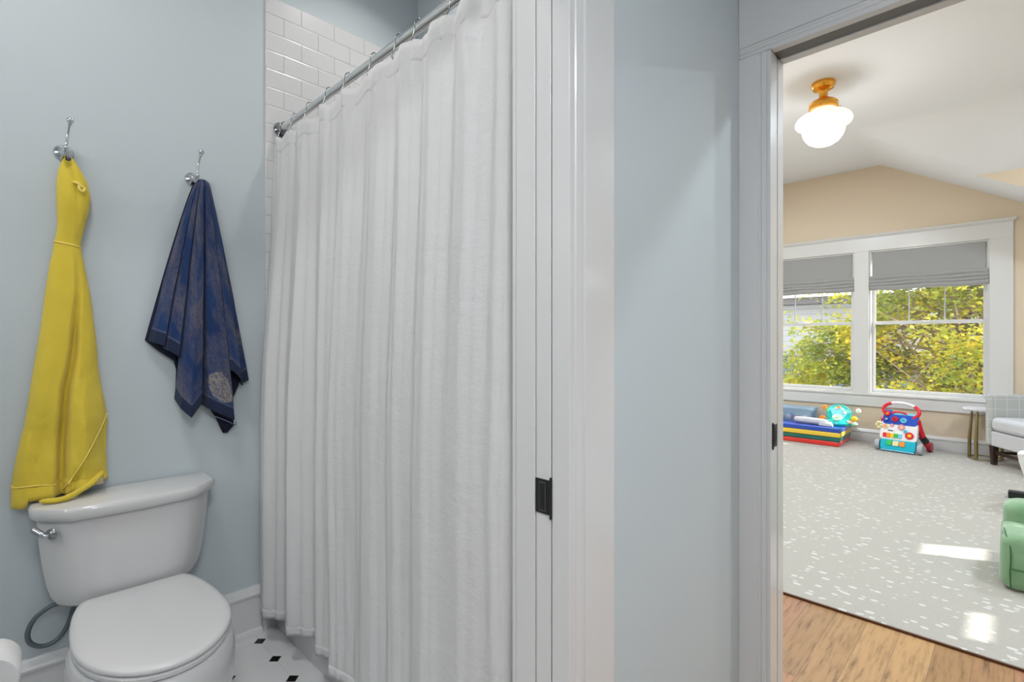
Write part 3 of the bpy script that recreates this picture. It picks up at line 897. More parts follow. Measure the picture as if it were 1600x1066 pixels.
# curtain: front face seen from the bathroom, plan profile as table of (y, x at hem, x at top)
PROF = [(2.288, 0.800, 0.840), (2.262, 0.780, 0.842), (2.235, 0.783, 0.836), (2.200, 0.757, 0.830), (2.172, 0.757, 0.828), (2.120, 0.792, 0.842), (2.082, 0.812, 0.848), (2.035, 0.810, 0.840), (1.995, 0.778, 0.832), (1.970, 0.773, 0.828),
        (1.925, 0.812, 0.842), (1.880, 0.845, 0.850), (1.835, 0.838, 0.842), (1.800, 0.806, 0.830), (1.776, 0.798, 0.826), (1.740, 0.812, 0.838), (1.705, 0.822, 0.846), (1.668, 0.800, 0.838), (1.640, 0.780, 0.824), (1.605, 0.783, 0.822), (1.560, 0.800, 0.836),
        (1.510, 0.806, 0.846), (1.470, 0.796, 0.838), (1.430, 0.782, 0.822), (1.395, 0.786, 0.820), (1.350, 0.803, 0.834), (1.320, 0.806, 0.842), (1.285, 0.792, 0.828), (1.262, 0.784, 0.816), (1.225, 0.796, 0.832), (1.190, 0.798, 0.842),
        (1.150, 0.782, 0.822), (1.118, 0.776, 0.816), (1.085, 0.790, 0.834), (1.050, 0.800, 0.842), (1.010, 0.792, 0.826), (0.975, 0.786, 0.822), (0.935, 0.802, 0.838), (0.895, 0.812, 0.842), (0.862, 0.806, 0.832), (0.838, 0.812, 0.836), (0.815, 0.830, 0.846), (0.795, 0.836, 0.855)]
PROF = [(y_, xb_ if y_ > 1.62 else 0.797 + (xb_ - 0.797) * (0.55 if y_ > 0.85 else 1.0), xt_) for y_, xb_, xt_ in PROF]
def smooth_tab(tab, y):
    for p, q in zip(tab[:-1], tab[1:]):
        if p[0] >= y >= q[0]:
            f = (p[0] - y) / (p[0] - q[0])
            f = f * f * (3 - 2 * f)
            return [a + (b - a) * f for a, b in zip(p[1:], q[1:])]
    return tab[-1][1:]
def cloth_noise(y, z, sc=1.0):
    return noise.noise(Vector((y * 9 * sc, z * 1.6 * sc, 3.1)))
def curtain_pt(y, z, ztop, zbot):
    f = max(0.0, (ztop - z) / (ztop - zbot))            # 0 at top, 1 at hem
    xb, xt = smooth_tab(PROF, y)
    g = min(1, f * 1.6); g = g * g * (3 - 2 * g)
    x = xt + (xb - xt) * g
    x += 0.006 * cloth_noise(y + 0.05 * z, z) * (0.25 + f)
    x += 0.0018 * noise.noise(Vector((y * 40, z * 5, 1.7))) * (0.4 + 0.6 * f)
    if z < 0.5:
        x = min(x, 0.842)
    # gathers just under the hooks
    x += 0.010 * sin(y * 61 + 1.0) * max(0, 1 - f * 9) * 0.6
    return x
NY, NZ = 420, 90
ZT, ZBOT = 2.100, 0.118
bm = bmesh.new()
def top_z(y):
    d = min(abs(y - r) for r in RY)
    gap = 0.075
    return ZT + 0.004 - 0.018 * (1 - cos(min(d / gap, 1) * pi)) / 2 + 0.005 * noise.noise(Vector((y * 9, 0, 5)))
grid = []
for j in range(NZ + 1):
    row = []
    for i in range(NY + 1):
        y = 2.288 - (2.288 - 0.795) * i / NY
        zt = top_z(y)
        zb = ZBOT + 0.010 * noise.noise(Vector((y * 5, 1, 9)))
        fz = j / NZ
        fz = fz if fz > 0 else 0
        z = zt + (zb - zt) * (fz ** 1.0)
        dy = 0.006 * noise.noise(Vector((y * 12, z * 2, 7))) * fz
        row.append(bm.verts.new((curtain_pt(y, z, zt, zb), y + (dy if 0 < i < NY else 0), z)))
    grid.append(row)
for a, b in zip(grid[:-1], grid[1:]):
    for i in range(NY):
        bm.faces.new((a[i], a[i + 1], b[i + 1], b[i]))
ct = thing('shower_curtain', 'long white linen shower curtain hanging from the rod before the bathtub', 'shower curtain', (0.80, 1.5, 0.118))
obj('cloth', bm, M['linen'], ct, smooth=180, solid=0.0016)
# hem band and top heading: doubled strips of the same cloth
def band(nm, zoff0, zoff1, at_top, out):
    bm = bmesh.new(); rows = []
    for j in range(4):
        row = []
        for i in range(NY + 1):
            y = 2.288 - (2.288 - 0.795) * i / NY
            zt = top_z(y); zb = ZBOT + 0.010 * noise.noise(Vector((y * 5, 1, 9)))
            z = (zt - (zoff0 + (zoff1 - zoff0) * j / 3)) if at_top else (zb + zoff0 + (zoff1 - zoff0) * j / 3)
            fz = (zt - z) / (zt - zb)
            dy = 0.006 * noise.noise(Vector((y * 12, z * 2, 7))) * fz
            e = out if j not in (0, 3) else out * 0.6
            row.append(bm.verts.new((curtain_pt(y, z, zt, zb) - e, y + (dy if 0 < i < NY else 0), z)))
        rows.append(row)
    for a, b in zip(rows[:-1], rows[1:]):
        for i in range(NY):
            bm.faces.new((a[i], a[i + 1], b[i + 1], b[i]))
    obj(nm, bm, M['linen'], ct, smooth=180, solid=0.0005)
band('hem', -0.001, 0.036, False, 0.0011)
band('heading', -0.0005, 0.072, True, 0.0007)

bm = bmesh.new(); g = []
for j in range(31):
    z = 2.128 - (2.128 - 0.40) * j / 30
    g.append([bm.verts.new((0.965 + 0.014 * sin(i * 0.55) * (0.4 + 0.6 * j / 30) + 0.004 * sin(i * 0.21 + j * 0.1) - 0.075 * (1 - j / 30), 2.27 - 1.46 * i / 160, z)) for i in range(161)])
for a, b in zip(g[:-1], g[1:]):
    for i in range(160):
        bm.faces.new((a[i], a[i + 1], b[i + 1], b[i]))
tag(obj('curtain_liner', bm, M['liner'], smooth=180, solid=0.001), 'smooth pale shower liner hanging inside the tub behind the linen curtain', 'curtain liner')

# ------------------------------------------------------------------ wall hooks
def wall_hook(x, z, label):
    t = thing('towel_hook', label, 'wall hook', (x, YB, z), group='chrome robe hooks on the blue wall')
    bm = bmesh.new(); lathe(bm, [(0.026, 0), (0.027, 0.003), (0.024, 0.008), (0.016, 0.011), (0.012, 0.018), (0.010, 0.024)], (x, YB, z), (0, -1, 0), 32); obj('rosette', bm, M['chrome'], t, smooth=50)
    bm = bmesh.new(); tube(bm, curve_pts([(x, YB - 0.016, z), (x, YB - 0.034, z - 0.002), (x + 0.003, YB - 0.054, z + 0.012), (x + 0.006, YB - 0.060, z + 0.045), (x + 0.010, YB - 0.076, z + 0.078)], 6), [0.0055] * 6 + [0.0045] * 6 + [0.0038] * 6 + [0.0034] * 7, 12); obj('upper_prong', bm, M['chrome'], t, smooth=60)
    bm = bmesh.new(); lathe(bm, [(0.004, -0.010), (0.0065, -0.008), (0.0055, -0.005), (0.004, -0.003)], (x + 0.0105, YB - 0.077, z + 0.084), (0, -0.25, 1), 16); sphere(bm, (x + 0.011, YB - 0.080, z + 0.090), 0.0105, 18); obj('ball_tip', bm, M['chrome'], t, smooth=60)
    bm = bmesh.new(); tube(bm, curve_pts([(x, YB - 0.030, z - 0.002), (x, YB - 0.044, z - 0.018), (x, YB - 0.062, z - 0.020), (x, YB - 0.074, z - 0.004)], 5), 0.0045, 12); sphere(bm, (x, YB - 0.075, z - 0.001), 0.007, 14); obj('lower_hook', bm, M['chrome'], t, smooth=60)
wall_hook(0.157, 1.880, 'chrome double robe hook on the blue wall holding the yellow towel')
wall_hook(0.538, 1.876, 'chrome double robe hook on the blue wall holding the blue towel')

# ------------------------------------------------------------------ yellow hooded towel
ROWS = [  # z, x left, x right, notch x, notch depth, body depth
    (1.862, 0.158, 0.180, 0.172, 0.000, 0.008), (1.845, 0.150, 0.190, 0.172, 0.000, 0.016), (1.815, 0.142, 0.206, 0.180, 0.003, 0.026), (1.780, 0.138, 0.220, 0.186, 0.004, 0.032), (1.735, 0.137, 0.226, 0.190, 0.003, 0.036), (1.690, 0.138, 0.222, 0.19, 0.001, 0.036),
    (1.630, 0.140, 0.210, 0.19, 0.001, 0.032), (1.590, 0.135, 0.202, 0.19, 0.001, 0.026), (1.567, 0.131, 0.200, 0.19, 0.001, 0.024), (1.540, 0.128, 0.203, 0.185, 0.002, 0.028), (1.500, 0.121, 0.210, 0.190, 0.004, 0.032), (1.450, 0.115, 0.218, 0.192, 0.006, 0.036),
    (1.400, 0.109, 0.226, 0.191, 0.010, 0.040), (1.300, 0.100, 0.236, 0.184, 0.020, 0.044), (1.225, 0.091, 0.243, 0.180, 0.034, 0.048), (1.150, 0.081, 0.247, 0.172, 0.045, 0.052), (1.080, 0.073, 0.256, 0.160, 0.052, 0.055),
    (1.020, 0.066, 0.266, 0.156, 0.055, 0.058), (0.970, 0.060, 0.272, 0.154, 0.058, 0.060), (0.920, 0.050, 0.268, 0.152, 0.060, 0.062), (0.860, 0.040, 0.268, 0.150, 0.062, 0.064), (0.805, 0.032, 0.270, 0.148, 0.064, 0.066), (0.772, 0.030, 0.272, 0.146, 0.066, 0.066)]
def sm_rows(z):
    for p, q in zip(ROWS[:-1], ROWS[1:]):
        if p[0] >= z >= q[0]:
            f = (p[0] - z) / (p[0] - q[0])
            return [a + (b - a) * f for a, b in zip(p[1:], q[1:])]
    return ROWS[-1][1:]
def yellow_pt(s, z, back=False):
    xl, xr, xn, nd, bd = sm_rows(z)
    x = xl + (xr - xl) * s
    prof = bd * max(0.0, 1 - abs(2 * s - 1) ** 3.0) ** 0.5      # bulged front
    yb = YB - 0.016
    if back:
        return (x, yb + 0.001, z)
    wn = 0.007 + 0.10 * nd
    low = max(0.0, min(1.0, (1.25 - z) / 0.3))
    e = (x - xn) / wn
    nd_ = min(nd, 0.62 * bd)
    notch = nd_ * math.exp(-abs(e) ** 2.4)
    zd = (0.985 - z) / 0.235
    if zd > 0:
        xd = 0.270 - 0.118 * zd ** 1.1
        notch += min(0.010, prof * 0.3) * max(0.0, min(1.0, (x - xd) / 0.005))
    fold = 0.004 * sin(s * 9 + z * 2) * low + (0.006 + 0.005 * low) * noise.noise(Vector((x * 22, z * 5, 2.2))) + 0.0018 * noise.noise(Vector((x * 80, z * 30, 9)))
    return (x, yb - max(0.004, prof - notch + fold * (0.4 + low)), z)
t = thing('hooded_towel', 'yellow terry hooded towel hanging from the left hook onto the toilet tank', 'towel', (0.157, YB - 0.03, 0.72))
bm = bmesh.new(); NS = 90; rings = []
zz = [1.862 - (1.862 - 0.772) * j / 130 for j in range(131)]
for z in zz:
    front = [yellow_pt(i / NS, z + (0.0 if i / NS < 0.5 else 0)) for i in range(NS + 1)]
    back = [yellow_pt(1 - i / 20, z, True) for i in range(21)]
    rings.append(front + back)
loft(bm, rings)
# hem droop: left panel ends level, right panel drapes diagonally
obj('terry_cloth', bm, M['terry'], t, smooth=180)
# folded lower end bunched on the tank lid
bm = bmesh.new()
def blob(ctrl, rad, flat=0.6, seg=18, squash=(1, 1, 1)):
    """soft roll of cloth along a path"""
    P = curve_pts(ctrl, 6); n = len(P); rings = []
    for i, p in enumerate(P):
        t_ = (P[min(i + 1, n - 1)] - P[max(i - 1, 0)]).normalized()
        side = t_.cross(Vector((0, 0, 1))).normalized(); up = side.cross(t_)
        k_ = i / (n - 1); r0 = rad[0] + (rad[1] - rad[0]) * k_
        r0 *= max(0.0, 1 - (2 * k_ - 1) ** 8) ** 0.5 + 0.05
        rings.append([p + side * (r0 * cos(a)) + up * (r0 * flat * sin(a)) + Vector((0, 0, 0.003 * noise.noise(p * 30 + Vector((a, 0, 0))))) for a in [2 * pi * q / seg for q in range(seg)]])
    loft(bm, rings)
blob([(0.092, 2.200, 0.7325), (0.125, 2.182, 0.7310), (0.155, 2.184, 0.7325), (0.190, 2.202, 0.744), (0.225, 2.222, 0.762), (0.258, 2.242, 0.792)], (0.0075, 0.009), 0.9)
NSK = 110
rows = []
for q in range(NSK + 1):
    s_ = q / NSK
    xx, yf, _ = yellow_pt(s_, 0.776)
    if s_ < 0.12:
        zb = 0.706
    elif s_ < 0.145:
        zb = 0.706 + 0.022 * (s_ - 0.12) / 0.025
    else:
        zb = 0.728 + 0.030 * max(0, (s_ - 0.45) / 0.55) ** 1.2
    wr = noise.noise(Vector((s_ * 16, 1.3, 4))) ; w2 = noise.noise(Vector((s_ * 34, 5.3, 1)))
    col = []
    for a in range(13):
        f = a / 12
        z_ = 0.782 + (zb - 0.782) * sin(f * pi / 2) ** 0.9
        bul = 0.010 * sin(pi * f) + (0.010 * wr + 0.005 * w2) * sin(pi * min(1, f * 1.2)) ** 0.5 * f
        y_ = yf + 0.004 - bul + 0.030 * max(0, f - 0.55) ** 1.3
        col.append((xx + 0.006 * w2 * f, min(y_, YB - 0.012), z_))
    rows.append([bm.verts.new(p) for p in col])
for a, b in zip(rows[:-1], rows[1:]):
    for i in range(12):
        bm.faces.new((a[i], a[i + 1], b[i + 1], b[i]))
obj('gathered_hem', bm, M['terry'], t, smooth=180, solid=0.003)
# pale binding along the left panel hem and the diagonal edge of the right panel
bm = bmesh.new()
tube(bm, [(yellow_pt(s_, 0.776)[0], yellow_pt(s_, 0.776)[1] - 0.001, 0.774 + 0.004 * sin(s_ * 9)) for s_ in [0.01 + 0.42 * q / 24 for q in range(25)]], 0.0020, 8)
obj('hem_binding', bm, M['terry_pale'], t, smooth=60)
bm = bmesh.new()
dg = []
for q in range(30):
    f = q / 29; z = 0.985 - 0.235 * f; xx = 0.270 - 0.118 * f ** 1.1
    xl, xr, *_ = sm_rows(max(z, 0.775)); s_ = (xx - xl) / (xr - xl)
    p = yellow_pt(max(0, min(1, s_)), max(z, 0.775)); dg.append((xx, p[1] - 0.001 - (0.012 * f if z < 0.775 else 0), z))
tube(bm, dg, [0.0014 + 0.0010 * q / 29 for q in range(30)], 8)
obj('hem_binding', bm, M['terry_pale'], t, smooth=60)
bm = bmesh.new()
tube(bm, [(yellow_pt(s_, 1.568)[0] + (0.0), yellow_pt(s_, 1.568)[1] - 0.0012, 1.572 - 0.012 * s_) for s_ in [0.0 + 1.0 * q / 24 for q in range(25)]], 0.0026, 8)
obj('cord', bm, M['terry_pale'], t, smooth=60)
bm = bmesh.new()
tube(bm, curve_pts([(0.178, 2.250, 1.776), (0.190, 2.246, 1.772), (0.200, 2.247, 1.764), (0.208, 2.249, 1.758)], 5), 0.0048, 8)
tube(bm, curve_pts([(0.196, 2.248, 1.770), (0.192, 2.244, 1.757), (0.202, 2.243, 1.747), (0.207, 2.247, 1.757)], 5), 0.0042, 8)
obj('knot', bm, M['terry_pale'], t, smooth=60)
bm = bmesh.new(); lathe(bm, [(0.0045, 0), (0.0075, 0.001), (0.0075, 0.003), (0.0045, 0.0035)], (0.166, 2.2585, 1.851), (0, -1, 0.3), 18); obj('eyelet', bm, M['black_plastic'], t, smooth=40)
bm = bmesh.new(); box(bm, 0.232, 0.254, 2.2195, 2.2215, 0.752, 0.774); obj('care_label', bm, mat('beige_label', (0.42, 0.34, 0.2), 0.8), t, bevel=0.0006, label='small cream care label')

# ------------------------------------------------------------------ blue towel
BP = [  # s, x, hem z, y, kind
    (0.00, 0.389, 1.240, 2.270), (0.05, 0.402, 1.232, 2.248), (0.10, 0.430, 1.222, 2.236), (0.13, 0.432, 1.214, 2.258), (0.19, 0.442, 1.205, 2.232), (0.25, 0.476, 1.182, 2.226), (0.28, 0.486, 1.172, 2.262),
    (0.31, 0.468, 1.022, 2.250), (0.35, 0.482, 0.985, 2.214), (0.42, 0.512, 0.952, 2.202), (0.49, 0.548, 1.000, 2.212), (0.52, 0.556, 1.010, 2.262), (0.56, 0.560, 0.992, 2.258), (0.60, 0.574, 0.978, 2.222), (0.68, 0.618, 0.950, 2.208), (0.75, 0.664, 0.925, 2.214), (0.78, 0.670, 0.965, 2.262),
    (0.81, 0.640, 1.130, 2.240), (0.85, 0.658, 1.120, 2.206), (0.90, 0.690, 1.085, 2.212), (0.93, 0.702, 1.060, 2.232), (0.95, 0.705, 1.062, 2.262), (1.00, 0.739, 1.077, 2.276)]
def bp(s):
    for p, q in zip(BP[:-1], BP[1:]):
        if p[0] <= s <= q[0]:
            f = (s - p[0]) / (q[0] - p[0]); f = f * f * (3 - 2 * f)
            return [a + (b - a) * f for a, b in zip(p[1:], q[1:])]
    return BP[-1][1:]
def blue_pt(s, r):
    x1, z1, y1 = bp(s)
    x0, z0 = 0.538 + 0.042 * s, 1.866 - 0.010 * abs(2 * s - 1) ** 2
    z = z0 + (z1 - z0) * r
    # all columns fan out at the same rate with height
    fz = (z0 - z) / (1.866 - z1)
    g = max(0.0, fz) ** 0.86
    x = x0 + (x1 - x0) * g
    y = 2.232 + (y1 - 2.232) * (0.30 + 0.70 * min(1, r * 1.6) ** 0.8) if r > 0.02 else 2.236
    y += 0.004 * noise.noise(Vector((x * 30, z * 6, 4)))
    x += 0.003 * noise.noise(Vector((s * 14, z * 7, 8))) * r
    return (x, y, z), (z - z1)
bm = bmesh.new(); uvl = bm.loops.layers.uv.new('UVMap')
NS, NR = 200, 90; g = []; uvd = {}
for j in range(NR + 1):
    row = []
    for i in range(NS + 1):
        p, v = blue_pt(i / NS, j / NR); q = bm.verts.new(p); uvd[q] = (i / NS, v); row.append(q)
    g.append(row)
for a, b in zip(g[:-1], g[1:]):
    for i in range(NS):
        f = bm.faces.new((a[i], a[i + 1], b[i + 1], b[i]))
        for l in f.loops:
            l[uvl].uv = uvd[l.vert]
t = thing('patterned_towel', 'dark blue patterned towel with navy border hanging from the right hook', 'towel', (0.55, YB - 0.04, 0.9))
me_o = obj('terry_cloth', bm, M['blue_terry'], t, smooth=180, solid=0.0035)
# reverse side seen between the folds
bm = bmesh.new()
def back_layer(pts, y):
    n = len(pts)
    ap = (0.550, 1.85)
    rows = []
    for j in range(31):
        f = j / 30
        rows.append([bm.verts.new((ap[0] + (x - ap[0]) * f ** 0.9 + (i / (n - 1) - 0.5) * 0.03 * (1 - f), y + 0.006 * sin(i * 2.2) * f, ap[1] + (z - ap[1]) * f)) for i, (x, z) in enumerate(pts)])
    for a, b in zip(rows[:-1], rows[1:]):
        for i in range(n - 1):
            bm.faces.new((a[i], a[i + 1], b[i + 1], b[i]))
back_layer([(0.380, 1.243), (0.425, 1.20), (0.47, 1.165), (0.480, 1.13), (0.476, 1.05), (0.50, 1.0), (0.54, 1.02), (0.58, 0.99), (0.612, 0.935), (0.640, 0.868), (0.655, 0.866), (0.678, 0.895), (0.676, 0.955), (0.672, 1.00), (0.70, 1.07), (0.735, 1.085)], 2.276)
obj('reverse_side', bm, M['navy'], t, smooth=180, solid=0.004)
bm = bmesh.new()
tube(bm, curve_pts([(0.575, 2.205, 0.955), (0.61, 2.200, 0.938), (0.645, 2.204, 0.918), (0.668, 2.215, 0.905), (0.672, 2.225, 0.915), (0.676, 2.235, 0.900)], 5), 0.0016, 6)
obj('hem_edge', bm, mat('grey_blue_edge', (0.14, 0.16, 0.24), 0.9), t, smooth=60)

# ------------------------------------------------------------------ toilet
TX = 0.325
t = thing('toilet', 'white two-piece toilet with closed lid below the yellow towel', 'toilet', (TX, 1.95, 0))
def oct_ring(hw, y0, y1, ch, z, cx=TX, bow=0.0, n=5):
    """chamfered rectangle: back at y1 (wall), front at y0 (slightly bowed), chamfers of ch at the front"""
    P = [(cx - hw, y1), (cx - hw, y0 + ch * 1.1), (cx - hw + 0.012, y0 + ch * 0.85)]
    P += [(cx - hw + ch - 0.02, y0 + 0.016), (cx - hw + ch, y0 + 0.005)]
    for i in range(1, n):
        f = i / n
        P.append((cx - hw + ch + (2 * hw - 2 * ch) * f, y0 - bow * sin(pi * f)))
    P += [(cx + hw - ch, y0 + 0.005), (cx + hw - ch + 0.02, y0 + 0.016), (cx + hw - 0.012, y0 + ch * 0.85), (cx + hw, y0 + ch * 1.1), (cx + hw, y1)]
    return [(x, y, z) for x, y in P]
bm = bmesh.new()
TK = [(0.362, 0.110, 2.19, 2.270, 0.04), (0.365, 0.138, 2.155, 2.276, 0.05), (0.374, 0.166, 2.130, 2.280, 0.06), (0.392, 0.190, 2.114, 2.283, 0.070), (0.42, 0.206, 2.106, 2.285, 0.076), (0.46, 0.217, 2.103, 2.286, 0.080), (0.51, 0.225, 2.101, 2.287, 0.083), (0.57, 0.232, 2.100, 2.288, 0.085), (0.63, 0.237, 2.100, 2.288, 0.086), (0.678, 0.240, 2.100, 2.288, 0.086)]
loft(bm, [oct_ring(hw, y0, y1, ch, z, bow=0.006) for z, hw, y0, y1, ch in TK])
obj('tank', bm, M['porcelain'], t, smooth=24)
bm = bmesh.new()
loft(bm, [oct_ring(hw, y0, 2.292, ch, z, bow=0.007) for z, hw, y0, ch in [(0.676, 0.246, 2.090, 0.088), (0.680, 0.252, 2.084, 0.090), (0.690, 0.256, 2.080, 0.090), (0.706, 0.258, 2.078, 0.090), (0.716, 0.254, 2.082, 0.088), (0.7205, 0.246, 2.090, 0.086)]])
obj('tank_lid', bm, M['porcelain'], t, smooth=40)
# flush lever at the chamfered left corner
bm = bmesh.new(); a_ = Vector((-0.62, -0.78, 0)).normalized(); c_ = Vector((0.118, 2.131, 0.640))
lathe(bm, [(0.016, 0), (0.017, 0.003), (0.014, 0.007), (0.009, 0.010), (0.007, 0.018)], c_, a_, 24); obj('lever_rosette', bm, M['dark_chrome'], t, smooth=50)
bm = bmesh.new(); e_ = c_ + a_ * 0.020
tube(bm, curve_pts([e_ + Vector((0.004, -0.002, -0.001)), e_, e_ + Vector((-0.008, 0.005, 0.004)), e_ + Vector((-0.020, 0.018, 0.014)), e_ + Vector((-0.032, 0.032, 0.022))], 5), [0.006] * 6 + [0.006, 0.0065, 0.007, 0.0075, 0.008] + [0.0085] * 5 + [0.009, 0.0095, 0.0095, 0.009, 0.006], 14)
obj('flush_lever', bm, M['chrome'], t, smooth=60)
# bowl
def egg(hw, yf, yb, z, n=40, cx=TX, back=0.62, ym=None):
    """egg plan: widest at ym, round front at yf, squarish back at yb"""
    ym = ym if ym is not None else yb - 0.26
    P = []
    for i in range(n):
        a = 2 * pi * i / n
        c, s = cos(a), sin(a)
        if s < 0:
            P.append((cx + hw * c, ym + (ym - yf) * s, z))
        else:
            e = 0.75
            P.append((cx + hw * (1 if c > 0 else -1) * abs(c) ** e * (1 - (1 - back) * s ** 1.6), ym + (yb - ym) * abs(s) ** e, z))
    return P
bm = bmesh.new()
BW = [(0.0, 0.150, 1.66, 2.16, 0.85), (0.015, 0.153, 1.655, 2.165, 0.85), (0.03, 0.146, 1.66, 2.16, 0.85), (0.10, 0.163, 1.62, 2.15, 0.82), (0.17, 0.184, 1.575, 2.13, 0.8), (0.23, 0.199, 1.545, 2.12, 0.75), (0.29, 0.203, 1.528, 2.12, 0.7), (0.34, 0.199, 1.522, 2.14, 0.7), (0.372, 0.192, 1.525, 2.16, 0.7), (0.381, 0.186, 1.532, 2.16, 0.7), (0.383, 0.170, 1.55, 2.14, 0.7)]
def dlid(hw, yf, yb, z, hb=0.128, n=40):
    """elongated seat plan with a straight hinge edge of half width hb"""
    ym = 1.80; P = []
    for i in range(n // 2 + 1):
        a = pi + pi * i / (n // 2); P.append((TX + hw * cos(a), ym + (ym - yf) * sin(a), z))
    m = n // 4
    for i in range(1, m + 1):
        a = pi / 2 * i / m; f = sin(a) ; g = 1 - cos(a)
        P.append((TX + hw - (hw - hb) * g ** 0.9 if True else 0, ym + (yb - ym) * f ** 1.0, z))
    for i in range(m, 0, -1):
        a = pi / 2 * i / m; f = sin(a); g = 1 - cos(a)
        P.append((TX - hw + (hw - hb) * g ** 0.9, ym + (yb - ym) * f, z))
    return P
loft(bm, [egg(hw, yf, yb, z, 56, back=bk, ym=1.80) for z, hw, yf, yb, bk in BW])
obj('bowl', bm, M['porcelain'], t, smooth=60)
bm = bmesh.new()
loft(bm, [dlid(hw, yf, 2.075, z) for z, hw, yf in [(0.3845, 0.176, 1.534), (0.387, 0.184, 1.526), (0.398, 0.187, 1.523), (0.4025, 0.183, 1.527)]])
obj('seat_ring', bm, M['seat_plastic'], t, smooth=50)
bm = bmesh.new()
loft(bm, [dlid(hw, yf, yb, z, hb) for z, hw, yf, yb, hb in [(0.4045, 0.178, 1.532, 2.078, 0.124), (0.407, 0.187, 1.522, 2.084, 0.130), (0.416, 0.189, 1.519, 2.086, 0.131), (0.4225, 0.184, 1.524, 2.083, 0.128), (0.4255, 0.170, 1.539, 2.071, 0.118), (0.4268, 0.12, 1.60, 2.0, 0.08)]])
obj('seat_lid', bm, M['seat_plastic'], t, smooth=60)
for sx in (-0.075, 0.075):
    bm = bmesh.new(); tube(bm, [(TX + sx - 0.022, 2.082, 0.396), (TX + sx + 0.022, 2.082, 0.396)], 0.008, 14); obj('hinge', bm, M['seat_plastic'], t, smooth=50)
    bm = bmesh.new(); sphere(bm, (TX + sx * 1.6, 1.93, 0.035), 0.014, 14); obj('bolt_cap', bm, M['porcelain'], t, smooth=60)
# supply hose and stop valve
bm = bmesh.new()
tube(bm, curve_pts([(0.178, 2.235, 0.380), (0.160, 2.238, 0.374), (0.125, 2.245, 0.372), (0.085, 2.252, 0.345), (0.067, 2.258, 0.300), (0.075, 2.262, 0.262), (0.105, 2.265, 0.240), (0.140, 2.268, 0.247), (0.166, 2.270, 0.285), (0.180, 2.271, 0.335), (0.184, 2.272, 0.355)], 7), 0.0072, 14)
obj('supply_hose', bm, M['hose'], t, smooth=60, label='dark braided water hose')
bm = bmesh.new(); lathe(bm, [(0.012, 0), (0.013, 0.004), (0.013, 0.018), (0.010, 0.022)], (0.184, 2.236, 0.366), (0, 0, 1), 8); lathe(bm, [(0.009, -0.012), (0.009, 0.012)], (0.178, 2.236, 0.380), (-1, 0, 0), 14); obj('coupling_nut', bm, M['dark_chrome'], t, smooth=30)

# toilet paper roll on a chrome arm
t = thing('paper_holder', 'chrome paper roll stand beside the toilet, its post outside the view', 'paper holder', (-0.11, 1.70, 0))
bm = bmesh.new(); lathe(bm, [(0.001, 0), (0.085, 0), (0.085, 0.008), (0.07, 0.013), (0.012, 0.018), (0.009, 0.022), (0.009, 0.60), (0.012, 0.605), (0.001, 0.612)], (-0.11, 1.70, 0.001)); obj('post', bm, M['chrome'], t, smooth=40)
bm = bmesh.new(); tube(bm, [(-0.11, 1.70, 0.499), (-0.018, 1.703, 0.499), (-0.015, 1.697, 0.499), (-0.020, 1.590, 0.499)], 0.006, 12); obj('arm', bm, M['chrome'], t, smooth=60)
bm = bmesh.new()
lathe(bm, [(0.020, 0), (0.052, 0), (0.055, 0.004), (0.055, 0.102), (0.052, 0.106), (0.020, 0.106), (0.020, 0.0)], (-0.020, 1.574, 0.499), Vector((0.05, 1, 0)), 48, caps=False)
tag(obj('toilet_paper_roll', bm, M['paper'], smooth=40), 'white toilet paper roll at the lower left edge of the picture', 'toilet paper')

# ------------------------------------------------------------------ bedroom contents
bm = bmesh.new()
loft(bm, [[(2.705, -2.2, 0.001), (6.62, -2.2, 0.001), (6.62, -0.88, 0.001), (7.36, -0.88, 0.001), (7.36, 2.85, 0.001), (2.705, 2.85, 0.001)], [(2.705, -2.2, 0.012), (6.62, -2.2, 0.012), (6.62, -0.88, 0.012), (7.36, -0.88, 0.012), (7.36, 2.85, 0.012), (2.705, 2.85, 0.012)]])
rug = thing('rug', 'large beige rug with pale flecks covering the bedroom floor', 'rug', (5.0, 0.4, 0))
obj('pile', bm, M['rug'], rug, bevel=0.004)
bm = bmesh.new(); box(bm, 2.697, 2.7045, -2.2, 2.85, 0.001, 0.010); obj('bound_edge', bm, mat('brown_binding', (0.10, 0.035, 0.012), 0.9), rug, bevel=0.002)
RUG = 0.0125

# folded gym mat of four panels
t = thing('gym_mat', 'folded gym mat in red, green, yellow and blue under the left window', 'play mat', (7.05, 2.0, RUG))
for i, (c_, lb) in enumerate((('v_red', 'red panel'), ('v_green', 'dark green panel'), ('v_yellow', 'yellow panel'), ('v_blue', 'blue panel'))):
    o_ = (0.004, -0.006, 0.004, 0.0)[i]
    bm = bmesh.new(); box(bm, 6.765 - o_, 7.335 - o_, 1.425 + o_ * 0.5 - 0.012 * (i > 1), 2.63, RUG + 0.001 + i * 0.053, RUG + 0.053 + i * 0.053)
    obj('mat_panel', bm, M[c_], t, bevel=0.010, seg=3, label=lb)
MT = RUG + 0.2125
